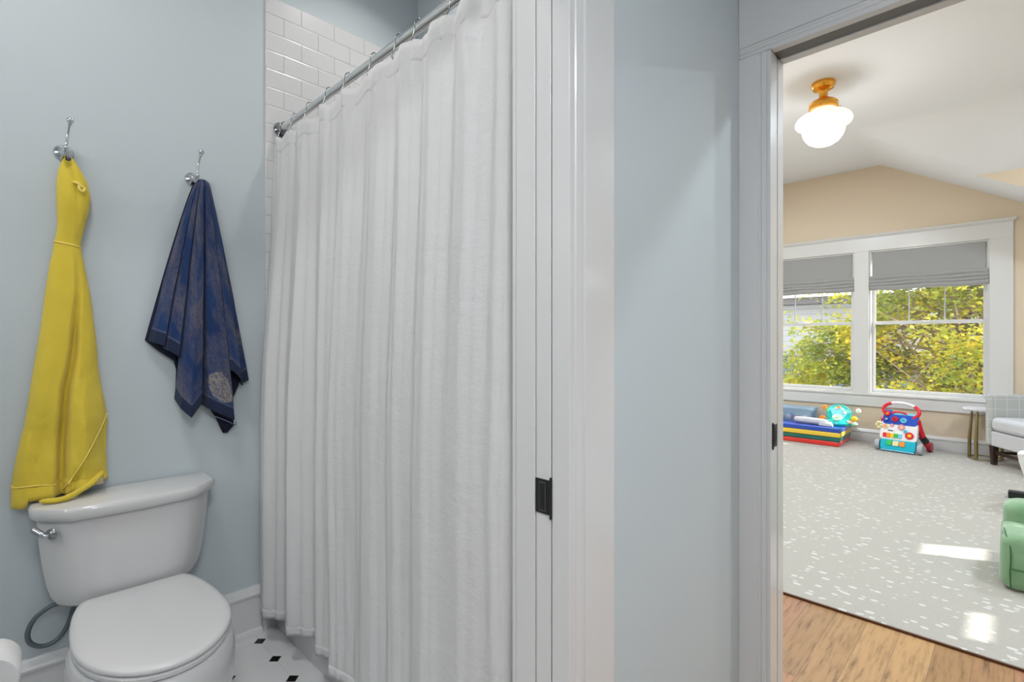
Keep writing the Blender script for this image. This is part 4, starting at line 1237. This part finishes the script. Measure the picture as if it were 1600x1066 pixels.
# clear bin with toys
t = thing('storage_bin', 'clear blue-tinted plastic bin of small toys on the folded mat', 'storage bin', (7.2, 2.1, MT))
bm = bmesh.new()
r0 = rrect(7.07, 7.31, 1.80, 2.42, 0.03, MT + 0.001, 4); r1 = rrect(7.05, 7.33, 1.775, 2.44, 0.03, MT + 0.155, 4)
loft(bm, [r0, r1], caps=False); bm.faces.new([bm.verts.new(p) for p in r0])
obj('bin_body', bm, M['bin'], t, smooth=40, solid=0.002)
bm = bmesh.new(); loft(bm, [rrect(7.038, 7.342, 1.763, 2.452, 0.03, MT + 0.150, 4), rrect(7.038, 7.342, 1.763, 2.452, 0.03, MT + 0.166, 4), rrect(7.055, 7.325, 1.78, 2.435, 0.03, MT + 0.170, 4)]); obj('bin_lid', bm, M['bin'], t, smooth=35)
random.seed(5)
cols = ['p_cream', 'p_pink', 'p_red', 'p_green', 'p_peach', 'p_blue', 'p_orange', 'p_mint']
cn = {'p_cream': 'cream', 'p_pink': 'pink', 'p_red': 'red', 'p_green': 'green', 'p_peach': 'peach', 'p_blue': 'blue', 'p_orange': 'orange', 'p_mint': 'mint green'}
for i in range(12):
    c_ = cols[i % 8]; bm = bmesh.new()
    px_, py_ = 7.115 + 0.075 * (i % 2) + 0.01 * (i % 3), 1.87 + 0.095 * (i // 2)
    r_ = 0.030 + 0.006 * random.random()
    if i % 3 == 0:
        lathe(bm, [(0.02, 0), (r_, 0.004), (r_, 0.06), (r_ * 0.8, 0.066), (0.012, 0.07)], (px_, py_, MT + 0.004))
    elif i % 3 == 1:
        sphere(bm, (px_, py_, MT + 0.006 + r_), r_, 16)
    else:
        box(bm, px_ - r_, px_ + r_, py_ - r_, py_ + r_, MT + 0.004, MT + 0.062)
    sh_ = ['cup', 'ball', 'block'][i % 3]
    tag(obj('toy_' + sh_, bm, M[c_], smooth=40, bevel=0.004 if i % 3 == 2 else 0), '%s toy %s in the clear bin, %s from its right end, %s row' % (cn[c_], sh_, ['first', 'second', 'third', 'fourth', 'fifth', 'sixth'][i // 2], ['front', 'back'][i % 2]), 'toy', 'small toys in the clear bin')

# white rolled cloth
t = thing('rolled_blanket', 'white rolled blanket lying on the front of the blue mat panel', 'blanket', (6.9, 1.7, MT))
bm = bmesh.new()
rr_ = [0.030, 0.036, 0.038, 0.038, 0.038, 0.038, 0.038, 0.037, 0.036, 0.030]
P = [Vector((6.945, 1.93, MT + 0.040)).lerp(Vector((6.89, 1.575, MT + 0.040)), q / 9) for q in range(10)]
tube(bm, P, rr_, 20); obj('roll', bm, M['cushion'], t, smooth=60, label='white quilted roll')
bm = bmesh.new(); loft(bm, [[(6.83, 1.50, MT + 0.002), (6.95, 1.52, MT + 0.002), (6.95, 1.62, MT + 0.002), (6.85, 1.66, MT + 0.002)], [(6.84, 1.51, MT + 0.03), (6.93, 1.535, MT + 0.045), (6.93, 1.62, MT + 0.06), (6.86, 1.65, MT + 0.055)]]); obj('loose_end', bm, M['cushion'], t, bevel=0.008, seg=3)

# teal activity toy
t = thing('activity_toy', 'teal activity toy with orange and yellow pieces on the mat corner', 'toy', (7.1, 1.50, MT), rz=0.15)
def O(nm, bm, mt_, **kw):
    return obj(nm, bm, M[mt_], t, local=True, **kw)
bm = bmesh.new(); lathe(bm, [(0.10, 0.001), (0.135, 0.006), (0.145, 0.03), (0.13, 0.055), (0.10, 0.066), (0.001, 0.07)], (0, 0, 0), seg=40); O('base', bm, 'p_aqua', smooth=50)
ax_ = Vector((-0.80, -0.10, 0.60)).normalized(); cc_ = Vector((0.035, 0.0, 0.125))
bm = bmesh.new(); lathe(bm, [(0.001, -0.02), (0.115, -0.02), (0.128, -0.008), (0.128, 0.008), (0.118, 0.018), (0.104, 0.012), (0.001, 0.010)], cc_, ax_, 40); O('dish', bm, 'p_aqua', smooth=50)
bm = bmesh.new(); lathe(bm, [(0.001, 0.011), (0.092, 0.013), (0.096, 0.017), (0.001, 0.019)], cc_ + Vector((0, 0, 0.01)), ax_, 5); O('star_panel', bm, 'p_sky', smooth=30)
for q, (dy, dz, c_) in enumerate([(0.03, 0.055, 'p_peach'), (-0.035, 0.04, 'p_mint'), (0.0, 0.07, 'p_orange'), (-0.055, 0.005, 'p_peach')]):
    bm = bmesh.new(); lathe(bm, [(0.001, 0.02), (0.018, 0.02), (0.018, 0.027), (0.001, 0.030)], cc_ + Vector((0.03 - 0.4 * 0, dy, dz)) - Vector((0.02, 0, 0)), ax_, 16); O('button', bm, c_, smooth=40)
bm = bmesh.new(); lathe(bm, [(0.034, 0), (0.050, 0.002), (0.054, 0.012), (0.050, 0.022), (0.036, 0.024), (0.03, 0.016), (0.001, 0.014)], (-0.085, 0.01, 0.085), (-0.55, 0, 0.83), 32); O('bowl_ring', bm, 'p_mint', smooth=50)
bm = bmesh.new(); sphere(bm, (-0.098, 0.01, 0.105), 0.018, 14, (1, 1, 0.6)); O('bead', bm, 'p_cream', smooth=60)
for dy, dz, dx in ((0.145, 0.195, 0.03), (0.165, 0.075, -0.04)):
    bm = bmesh.new()
    for a in range(5):
        sphere(bm, (dx, dy + 0.017 * cos(a * 1.257), dz + 0.017 * sin(a * 1.257)), 0.014, 10, (0.7, 1, 1))
    O('star_knob', bm, 'p_orange', smooth=60)
    bm = bmesh.new(); tube(bm, [(0.01, 0.10, 0.10 + (dz - 0.1) * 0.4), (dx, dy, dz)], 0.005, 8); O('stalk', bm, 'p_green', smooth=60)
bm = bmesh.new(); sphere(bm, (-0.05, -0.155, 0.088), 0.034, 18, (1, 1, 0.95)); O('duck_head', bm, 'p_yellow', smooth=60)
bm = bmesh.new(); lathe(bm, [(0.012, 0), (0.008, 0.012), (0.001, 0.02)], (-0.05, -0.187, 0.085), (0, -1, -0.1), 12); O('beak', bm, 'p_orange', smooth=50)
bm = bmesh.new(); sphere(bm, (-0.06, -0.105, 0.045), 0.038, 18, (1, 1.1, 0.6)); O('peach_arm', bm, 'p_peach', smooth=60)
bm = bmesh.new(); sphere(bm, (-0.04, -0.155, 0.026), 0.042, 18, (1, 1, 0.6)); O('foot', bm, 'p_mint', smooth=60)
bm = bmesh.new(); tube(bm, curve_pts([(0.03, -0.10, 0.13), (0.02, -0.15, 0.155), (0.0, -0.19, 0.175)], 5), 0.004, 8); O('stalk', bm, 'p_aqua', smooth=60)
bm = bmesh.new(); lathe(bm, [(0.001, -0.008), (0.020, -0.008), (0.028, 0), (0.020, 0.008), (0.001, 0.008)], (-0.002, -0.195, 0.180), (-0.9, -0.3, 0.2), 24); O('disc', bm, 'p_white', smooth=50)
bm = bmesh.new(); lathe(bm, [(0.001, 0.008), (0.017, 0.008), (0.001, 0.013)], (-0.002, -0.195, 0.180), (-0.9, -0.3, 0.2), 20); O('disc_face', bm, 'p_mint', smooth=50)

# baby walker: local x left to right as seen, y away from the viewer
t = thing('baby_walker', 'colourful baby push walker with red handle below the right window', 'baby walker', (6.92, 0.905, RUG), rz=radians(-98))
def slab_on(bm, x0, x1, z0, z1, yoff, th, corner=0.02, n=4):
    """rounded plate in the leaning front plane; z measured up the plate"""
    ring = rrect(x0, x1, z0, z1, corner, 0, n)
    k_ = 0.30
    f = [(x, yoff + k_ * (z - 0.15), z) for x, z, _ in ring]
    loft(bm, [f, [(x, y + th, z) for x, y, z in f]])
def Wk(nm, bm, mt_, **kw):
    return obj(nm, bm, M[mt_], t, local=True, **kw)
bm = bmesh.new(); slab_on(bm, -0.172, 0.165, 0.13, 0.325, 0.0, 0.05, 0.03); Wk('front_panel', bm, 'p_white', bevel=0.006)
bm = bmesh.new(); slab_on(bm, -0.155, 0.160, 0.295, 0.405, -0.006, 0.06, 0.03); Wk('blue_console', bm, 'p_blue', bevel=0.006)
bm = bmesh.new(); slab_on(bm, -0.155, -0.075, 0.385, 0.445, -0.010, 0.05, 0.025); Wk('blue_console', bm, 'p_blue', bevel=0.006)
bm = bmesh.new(); slab_on(bm, -0.070, 0.160, 0.392, 0.418, -0.004, 0.055, 0.012); Wk('console_top', bm, 'p_sky', bevel=0.004)
bm = bmesh.new(); slab_on(bm, -0.160, 0.160, 0.025, 0.135, -0.004, 0.07, 0.025); Wk('bumper', bm, 'p_teal', bevel=0.008)
bm = bmesh.new(); slab_on(bm, -0.150, 0.150, 0.014, 0.026, -0.002, 0.07, 0.005); Wk('bumper_edge', bm, 'p_sky', bevel=0.003)
for i, c_ in enumerate(('p_red', 'p_orange', 'p_yellow', 'p_green', 'p_sky')):
    bm = bmesh.new(); slab_on(bm, -0.140 + i * 0.035, -0.108 + i * 0.035, 0.155, 0.200, -0.012, 0.014, 0.006); Wk('piano_key', bm, c_, bevel=0.002, label={'p_red': 'red', 'p_orange': 'orange', 'p_yellow': 'yellow', 'p_green': 'green', 'p_sky': 'light blue'}[c_] + ' piano key')
for x0, x1, c_ in ((-0.100, -0.050, 'p_green'), (-0.044, 0.012, 'p_cream'), (0.018, 0.068, 'p_orange')):
    bm = bmesh.new(); slab_on(bm, x0, x1, 0.072, 0.124, -0.016, 0.016, 0.010); Wk('roller', bm, c_, bevel=0.004)
def disc(nm, x, z, r, c_, out=0.018, sub=None):
    n_ = Vector((0, -1, 0.3)).normalized(); p_ = Vector((x, 0.30 * (z - 0.15), z)) + Vector((0, -0.002, 0))
    bm = bmesh.new(); lathe(bm, [(r, 0), (r, out * 0.6), (r * 0.85, out), (r * 0.55, out), (r * 0.5, out * 0.6), (0.001, out * 0.6)], p_, n_, 24); ob = Wk(nm, bm, c_, smooth=40)
    if sub:
        bm = bmesh.new(); lathe(bm, [(r * 0.5, out * 0.6), (r * 0.42, out * 0.85), (0.001, out)], p_, n_, 20); obj('hub', bm, M[sub], ob, local=True, smooth=40)
disc('spinner', -0.115, 0.405, 0.030, 'p_red', 0.026, 'p_orange')
disc('spinner', -0.118, 0.345, 0.024, 'p_blue', 0.022, 'p_peach')
disc('spinner', -0.040, 0.352, 0.030, 'p_red', 0.026, 'p_dkred')
disc('spinner', 0.038, 0.345, 0.030, 'p_sky', 0.026, 'p_teal')
disc('gear', 0.022, 0.272, 0.032, 'p_pink', 0.012, 'p_peach')
disc('gear', 0.062, 0.232, 0.020, 'p_sky', 0.012, 'p_teal')
disc('gear', 0.100, 0.192, 0.038, 'p_red', 0.014, 'p_yellow')
disc('sun_button', -0.125, 0.268, 0.026, 'p_peach', 0.010, 'p_orange')
disc('sun_button', -0.065, 0.285, 0.018, 'p_pink', 0.010, 'p_peach')
bm = bmesh.new(); slab_on(bm, -0.100, -0.050, 0.222, 0.232, -0.003, 0.006, 0.003); Wk('dark_print', bm, 'black_plastic')
bm = bmesh.new()
for a in range(6):
    sphere(bm, (-0.185 + 0.020 * cos(a * 1.05), 0.03, 0.275 + 0.030 * sin(a * 1.05)), 0.017, 10)
Wk('flower_rattle', bm, 'p_cream', smooth=60)
# handle: white back half, red front ends
def arch(r0, y0):
    return curve_pts([(-0.130, 0.075, 0.395), (-0.158, 0.085, 0.440), (-0.150, 0.10, 0.485), (-0.09, 0.115, 0.522), (0.02, 0.12, 0.530), (0.12, 0.115, 0.500), (0.162, 0.10, 0.452), (0.155, 0.085, 0.410), (0.115, 0.075, 0.375)], 5)
A_ = arch(0, 0)
bm = bmesh.new(); tube(bm, A_[:16], 0.017, 14); Wk('handle_end', bm, 'p_red', smooth=60)
bm = bmesh.new(); tube(bm, A_[15:26], 0.015, 14); Wk('handle_grip', bm, 'p_white', smooth=60)
bm = bmesh.new(); tube(bm, A_[25:], 0.018, 14); Wk('handle_end', bm, 'p_red', smooth=60)
bm = bmesh.new(); tube(bm, curve_pts([(-0.075, 0.07, 0.415), (-0.04, 0.075, 0.432), (0.02, 0.075, 0.430), (0.06, 0.07, 0.415)], 5), 0.010, 12); Wk('carry_bar', bm, 'p_red', smooth=60)
for sx in (-1, 1):
    bm = bmesh.new(); tube(bm, curve_pts([(sx * 0.150, 0.08, 0.36), (sx * 0.168, 0.14, 0.22), (sx * 0.185, 0.22, 0.11), (sx * 0.200, 0.28, 0.055)], 6), 0.028, 14); Wk('leg', bm, 'p_red', smooth=60)
    bm = bmesh.new(); tube(bm, [(sx * 0.172, 0.16, 0.17), (sx * 0.192, 0.21, 0.12)], 0.034, 14); Wk('leg_joint', bm, 'black_plastic', smooth=60)
    bm = bmesh.new(); lathe(bm, [(0.02, -0.022), (0.050, -0.020), (0.054, -0.008), (0.054, 0.008), (0.050, 0.020), (0.02, 0.022)], (sx * 0.210, 0.285, 0.055), (1, 0, 0), 28); Wk('rear_wheel', bm, 'p_dkred', smooth=40)
    bm = bmesh.new(); lathe(bm, [(0.02, -0.024), (0.052, -0.022), (0.060, -0.010), (0.060, 0.010), (0.052, 0.022), (0.02, 0.024)], (sx * 0.192, 0.02, 0.061), (1, 0, 0), 28); Wk('front_wheel', bm, 'p_grey', smooth=40)

# side table with gold legs
t = thing('side_table', 'small round white side table with gold legs beside the armchair', 'side table', (7.155, 0.215, RUG))
bm = bmesh.new(); lathe(bm, [(0.15, 0.500), (0.172, 0.504), (0.177, 0.511), (0.177, 0.518), (0.173, 0.522), (0.001, 0.523)], (7.155, 0.215, RUG), seg=48); obj('table_top', bm, M['marble'], t, smooth=40)
for a in (65, 152, 295):
    px_, py_ = 7.155 + 0.135 * cos(radians(a)), 0.215 + 0.135 * sin(radians(a))
    qx, qy = 7.155 + 0.115 * cos(radians(a)), 0.215 + 0.115 * sin(radians(a))
    bm = bmesh.new(); tube(bm, [(px_, py_, RUG + 0.002), (px_, py_, RUG + 0.2), (qx, qy, RUG + 0.46), (qx, qy, RUG + 0.501)], [0.016, 0.015, 0.010, 0.007], 12); obj('leg', bm, M['gold'], t, smooth=60)
bm = bmesh.new(); tube(bm, [(7.155 + 0.135 * cos(2 * pi * q / 36), 0.215 + 0.135 * sin(2 * pi * q / 36), RUG + 0.012) for q in range(36)], 0.0055, 8, closed=True); obj('base_ring', bm, M['gold'], t, smooth=60)

# armchair: local x along the front, y into the back
t = thing('armchair', 'pale windowpane-check armchair with white cushion and dark wooden legs by the window', 'armchair', (6.92, 0.215, RUG), rz=radians(-146))
def Ch(nm, bm, mt_, **kw):
    return obj(nm, bm, M[mt_], t, local=True, **kw)
bm = bmesh.new(); box(bm, 0, 0.075, 0, 0.74, 0.19, 0.695); Ch('arm', bm, 'check', bevel=0.028, seg=4)
bm = bmesh.new(); box(bm, 0.665, 0.74, 0, 0.74, 0.19, 0.695); Ch('arm', bm, 'check', bevel=0.028, seg=4)
bm = bmesh.new(); box(bm, 0.070, 0.670, 0.65, 0.74, 0.19, 0.70); Ch('backrest', bm, 'check', bevel=0.028, seg=4)
bm = bmesh.new(); box(bm, 0.070, 0.670, 0.012, 0.66, 0.19, 0.335); Ch('seat_base', bm, 'cushion', bevel=0.012, seg=3)
bm = bmesh.new(); box(bm, 0.078, 0.662, 0.0, 0.65, 0.338, 0.475); Ch('seat_cushion', bm, 'cushion', bevel=0.045, seg=5)
for lx, ly in ((0.055, 0.05), (0.685, 0.05), (0.055, 0.69), (0.685, 0.69)):
    bm = bmesh.new(); loft(bm, [[(lx - w_, ly - w_, z_), (lx + w_, ly - w_, z_), (lx + w_, ly + w_, z_), (lx - w_, ly + w_, z_)] for z_, w_ in ((0.0005, 0.019), (0.19, 0.027))]); Ch('leg', bm, 'wood_dark', bevel=0.003)
for lx in (0.055, 0.685):
    bm = bmesh.new(); box(bm, lx - 0.010, lx + 0.010, 0.07, 0.67, 0.105, 0.130); Ch('stretcher', bm, 'wood_dark', bevel=0.003)
bm = bmesh.new(); box(bm, 0.07, 0.67, 0.045, 0.065, 0.105, 0.135); Ch('stretcher', bm, 'wood_dark', bevel=0.003)

# baby seat at the right edge: white shell on a black floor bar
t = thing('baby_bouncer', 'white baby bouncer with black floor bar at the right edge of view', 'baby bouncer', (5.3, -0.25, RUG))
bm = bmesh.new(); box(bm, 5.52, 5.60, -0.50, 0.035, RUG + 0.001, RUG + 0.055); box(bm, 5.0, 5.52, -0.50, -0.43, RUG + 0.001, RUG + 0.045); obj('floor_bar', bm, M['black_plastic'], t, bevel=0.008, seg=3)
bm = bmesh.new(); tube(bm, curve_pts([(5.45, -0.30, RUG + 0.02), (5.36, -0.28, 0.12), (5.25, -0.27, 0.20)], 6), 0.014, 12); obj('upright', bm, M['black_plastic'], t, smooth=60)
bm = bmesh.new()
prof_b = [(0.445, 0.025), (0.40, 0.020), (0.34, 0.008), (0.28, -0.008), (0.235, -0.022), (0.215, -0.04)]
rings = []
for q in range(11):
    f = q / 10; rings.append([(5.02 + 0.30 * f + 0.06 * sin(pi * f), -0.045 + yy * 1.2 - 0.22 * f * f * 0.6, zz_) for zz_, yy in prof_b] + [(5.02 + 0.30 * f + 0.06 * sin(pi * f), yy * 1.2 - 0.075 - 0.132 * f * f, zz_) for zz_, yy in prof_b[::-1]])
loft(bm, rings)
obj('seat_shell', bm, M['p_white'], t, smooth=50)
bm = bmesh.new(); rings = []
for q in range(9):
    f = q / 8; rings.append([(5.0 + 0.34 * f, -0.10 - 0.3 * g_, 0.42 - 0.12 * sin(pi * g_) - 0.16 * f) for g_ in [k_ / 10 for k_ in range(11)]])
R_ = loft(bm, rings, caps=False, closed=False); obj('seat_fabric', bm, M['lt_blue'], t, smooth=180, solid=0.015)

# green toddler armchair at the right edge
t = thing('toddler_chair', 'small green plush toddler armchair on the rug at the right edge', 'child chair', (3.7, -0.2, RUG))
def pad(bm, x0, x1, y0, y1, z0, z1, r, n=5, taper=0.0):
    rs = []
    for k_ in range(n + 1):
        a = pi / 2 * k_ / n
        e = r * (1 - sin(a)); zz_ = z0 + r * (1 - cos(a))
        hw_ = min(x1 - x0, y1 - y0) / 2 - e; rs.append(rrect(x0 + e, x1 - e, y0 + e, y1 - e, min(r * 1.1, hw_ * 0.95), zz_))
    for k_ in range(n + 1):
        a = pi / 2 * k_ / n
        e = r * (1 - cos(a)); zz_ = z1 - r + r * sin(a)
        hw_ = min(x1 - x0, y1 - y0) / 2 - e - taper; rs.append(rrect(x0 + e + taper, x1 - e - taper * 0.2, y0 + e + taper, y1 - e - taper, min(r * 1.1, hw_ * 0.95), zz_))
    loft(bm, rs)
bm = bmesh.new(); pad(bm, 3.48, 3.93, -0.075, 0.055, RUG + 0.002, 0.285, 0.045, taper=0.004); obj('arm', bm, M['plush'], t, smooth=60)
bm = bmesh.new(); pad(bm, 3.48, 3.93, -0.475, -0.345, RUG + 0.002, 0.285, 0.045, taper=0.004); obj('arm', bm, M['plush'], t, smooth=60)
bm = bmesh.new(); pad(bm, 3.50, 3.90, -0.350, -0.070, RUG + 0.002, 0.20, 0.035); obj('seat', bm, M['plush'], t, smooth=60)
bm = bmesh.new(); pad(bm, 3.76, 3.96, -0.46, 0.045, 0.15, 0.385, 0.055); obj('backrest', bm, M['plush'], t, smooth=60)
bm = bmesh.new()
tube(bm, curve_pts([(3.484, 0.012, 0.03), (3.4795, 0.015, 0.10), (3.4815, 0.012, 0.18), (3.490, 0.016, 0.24), (3.53, 0.030, 0.278), (3.62, 0.038, 0.282)], 6), 0.0028, 8)
tube(bm, [(3.4785, 0.013, 0.125), (3.478, -0.07, 0.125)], 0.0028, 8)
obj('seam', bm, mat('green_seam', (0.05, 0.16, 0.06), 0.9), t, smooth=60)

# ------------------------------------------------------------------ outdoors
bm = bmesh.new(); box(bm, 8.0, 40, -20, 30, -3.3, -3.2); obj('ground', bm, M['ground'], kind='structure')
hs = thing('neighbour_house', 'white lap-sided house with grey eave and blue-grey lower roof outside the window', 'house', (19, 6, -3.2))
bm = bmesh.new(); box(bm, 16.0, 22, -1.0, 16, -3.2, 2.22); obj('wall', bm, M['siding'], hs)
bm = bmesh.new(); box(bm, 15.5, 22.5, -1.5, 16.5, 2.222, 2.40); obj('eave', bm, M['soffit'], hs)
bm = bmesh.new(); loft(bm, [[(15.4, y_, 2.402), (22.6, y_, 2.402), (19.0, y_, 4.6)] for y_ in (-1.6, 16.6)]); obj('roof', bm, M['pale_roof'], hs)
bm = bmesh.new(); loft(bm, [[(15.99, y_, 0.80), (15.99, y_, 0.66), (14.2, y_, 0.10), (14.2, y_, 0.22)] for y_ in (-0.6, 15.5)]); obj('porch_roof', bm, M['shingle'], hs)
bm = bmesh.new(); box(bm, 14.5, 15.98, -0.4, 15.3, -3.19, 0.10); obj('porch_wall', bm, M['siding'], hs)

def make_tree(name, label, c, rad, nclus, nleaf, seed, trunk, lean, leafsize=0.11, hole=0.35, extra=()):
    t = thing(name, label, 'tree', trunk)
    rnd = random.Random(seed)
    C = Vector(c)
    clus = []
    for _ in range(nclus):
        while True:
            p = Vector((rnd.uniform(-1, 1), rnd.uniform(-1, 1), rnd.uniform(-1, 1)))
            if p.length < 1 and (p.length > hole):
                break
        clus.append(C + Vector((p.x * rad[0], p.y * rad[1], p.z * rad[2])))
    for ec, er, en in extra:
        for _ in range(en):
            p = Vector((rnd.gauss(0, 0.5), rnd.gauss(0, 0.5), rnd.gauss(0, 0.5)))
            clus.append(Vector(ec) + Vector((p.x * er[0], p.y * er[1], p.z * er[2])))
    nclus = len(clus)
    bm = bmesh.new()
    base = Vector(trunk)
    top = C + Vector((0, 0, -rad[2] * 0.35))
    tp = curve_pts([base, base.lerp(top, 0.5) + Vector((lean, 0.1, 0)), top, C + Vector((0.1, 0.1, rad[2] * 0.6))], 8)
    tube(bm, tp, [0.13 - 0.10 * i / (len(tp) - 1) for i in range(len(tp))], 10)
    obj('trunk', bm, M['bark'], t, smooth=60)
    bm = bmesh.new()
    for q in range(0, nclus, 4):
        e = clus[q]; s_ = tp[int(len(tp) * (0.45 + 0.5 * rnd.random())) - 1]
        m_ = s_.lerp(e, 0.5) + Vector((0, 0, -0.15 + 0.3 * rnd.random()))
        pp = curve_pts([s_, m_, e], 4)
        tube(bm, pp, [0.028 - 0.020 * i / (len(pp) - 1) for i in range(len(pp))], 6)
    obj('branches', bm, M['bark'], t, smooth=60)
    vs, fs = [], []
    for cc in clus:
        cr_ = rnd.uniform(0.16, 0.40)
        for _ in range(nleaf):
            d = Vector((rnd.gauss(0, 1), rnd.gauss(0, 1), rnd.gauss(0, 0.6))) * cr_ * 0.55
            p = cc + d
            u_ = Vector((rnd.gauss(0, 1), rnd.gauss(0, 1), rnd.gauss(0, 0.5))).normalized()
            w_ = u_.cross(Vector((rnd.gauss(0, 0.6), rnd.gauss(0, 0.6), 1))).normalized()
            L = leafsize * rnd.uniform(0.6, 1.25)
            n_ = u_.cross(w_)
            i0 = len(vs)
            for a, b in ((-0.5, 0), (-0.2, 0.28), (-0.05, 0.55), (0.15, 0.25), (0.62, 0), (0.15, -0.25), (-0.05, -0.55), (-0.2, -0.28)):
                vs.append(p + u_ * (a * L) + w_ * (b * L) + n_ * (abs(b) * L * 0.25))
            fs.append(tuple(range(i0, i0 + 8)))
    me = bpy.data.meshes.new('foliage'); me.from_pydata([tuple(v_) for v_ in vs], [], fs); me.materials.append(M['leaf'])
    o = bpy.data.objects.new('foliage', me); COL.objects.link(o); o.parent = t
    o.matrix_parent_inverse = Matrix.Translation(t.location).inverted()
    return t
make_tree('leafy_tree', 'yellow-green leafy tree filling the right window', (11.4, 0.55, 1.5), (1.5, 2.1, 2.3), 400, 95, 3, (11.7, 0.2, -3.2), 0.3, leafsize=0.075, extra=(((11.2, 2.75, 0.75), (0.7, 0.75, 0.75), 34), ((11.2, 2.2, 1.5), (0.7, 0.6, 0.9), 20), ((11.2, 3.25, 0.35), (0.6, 0.6, 0.35), 12)))
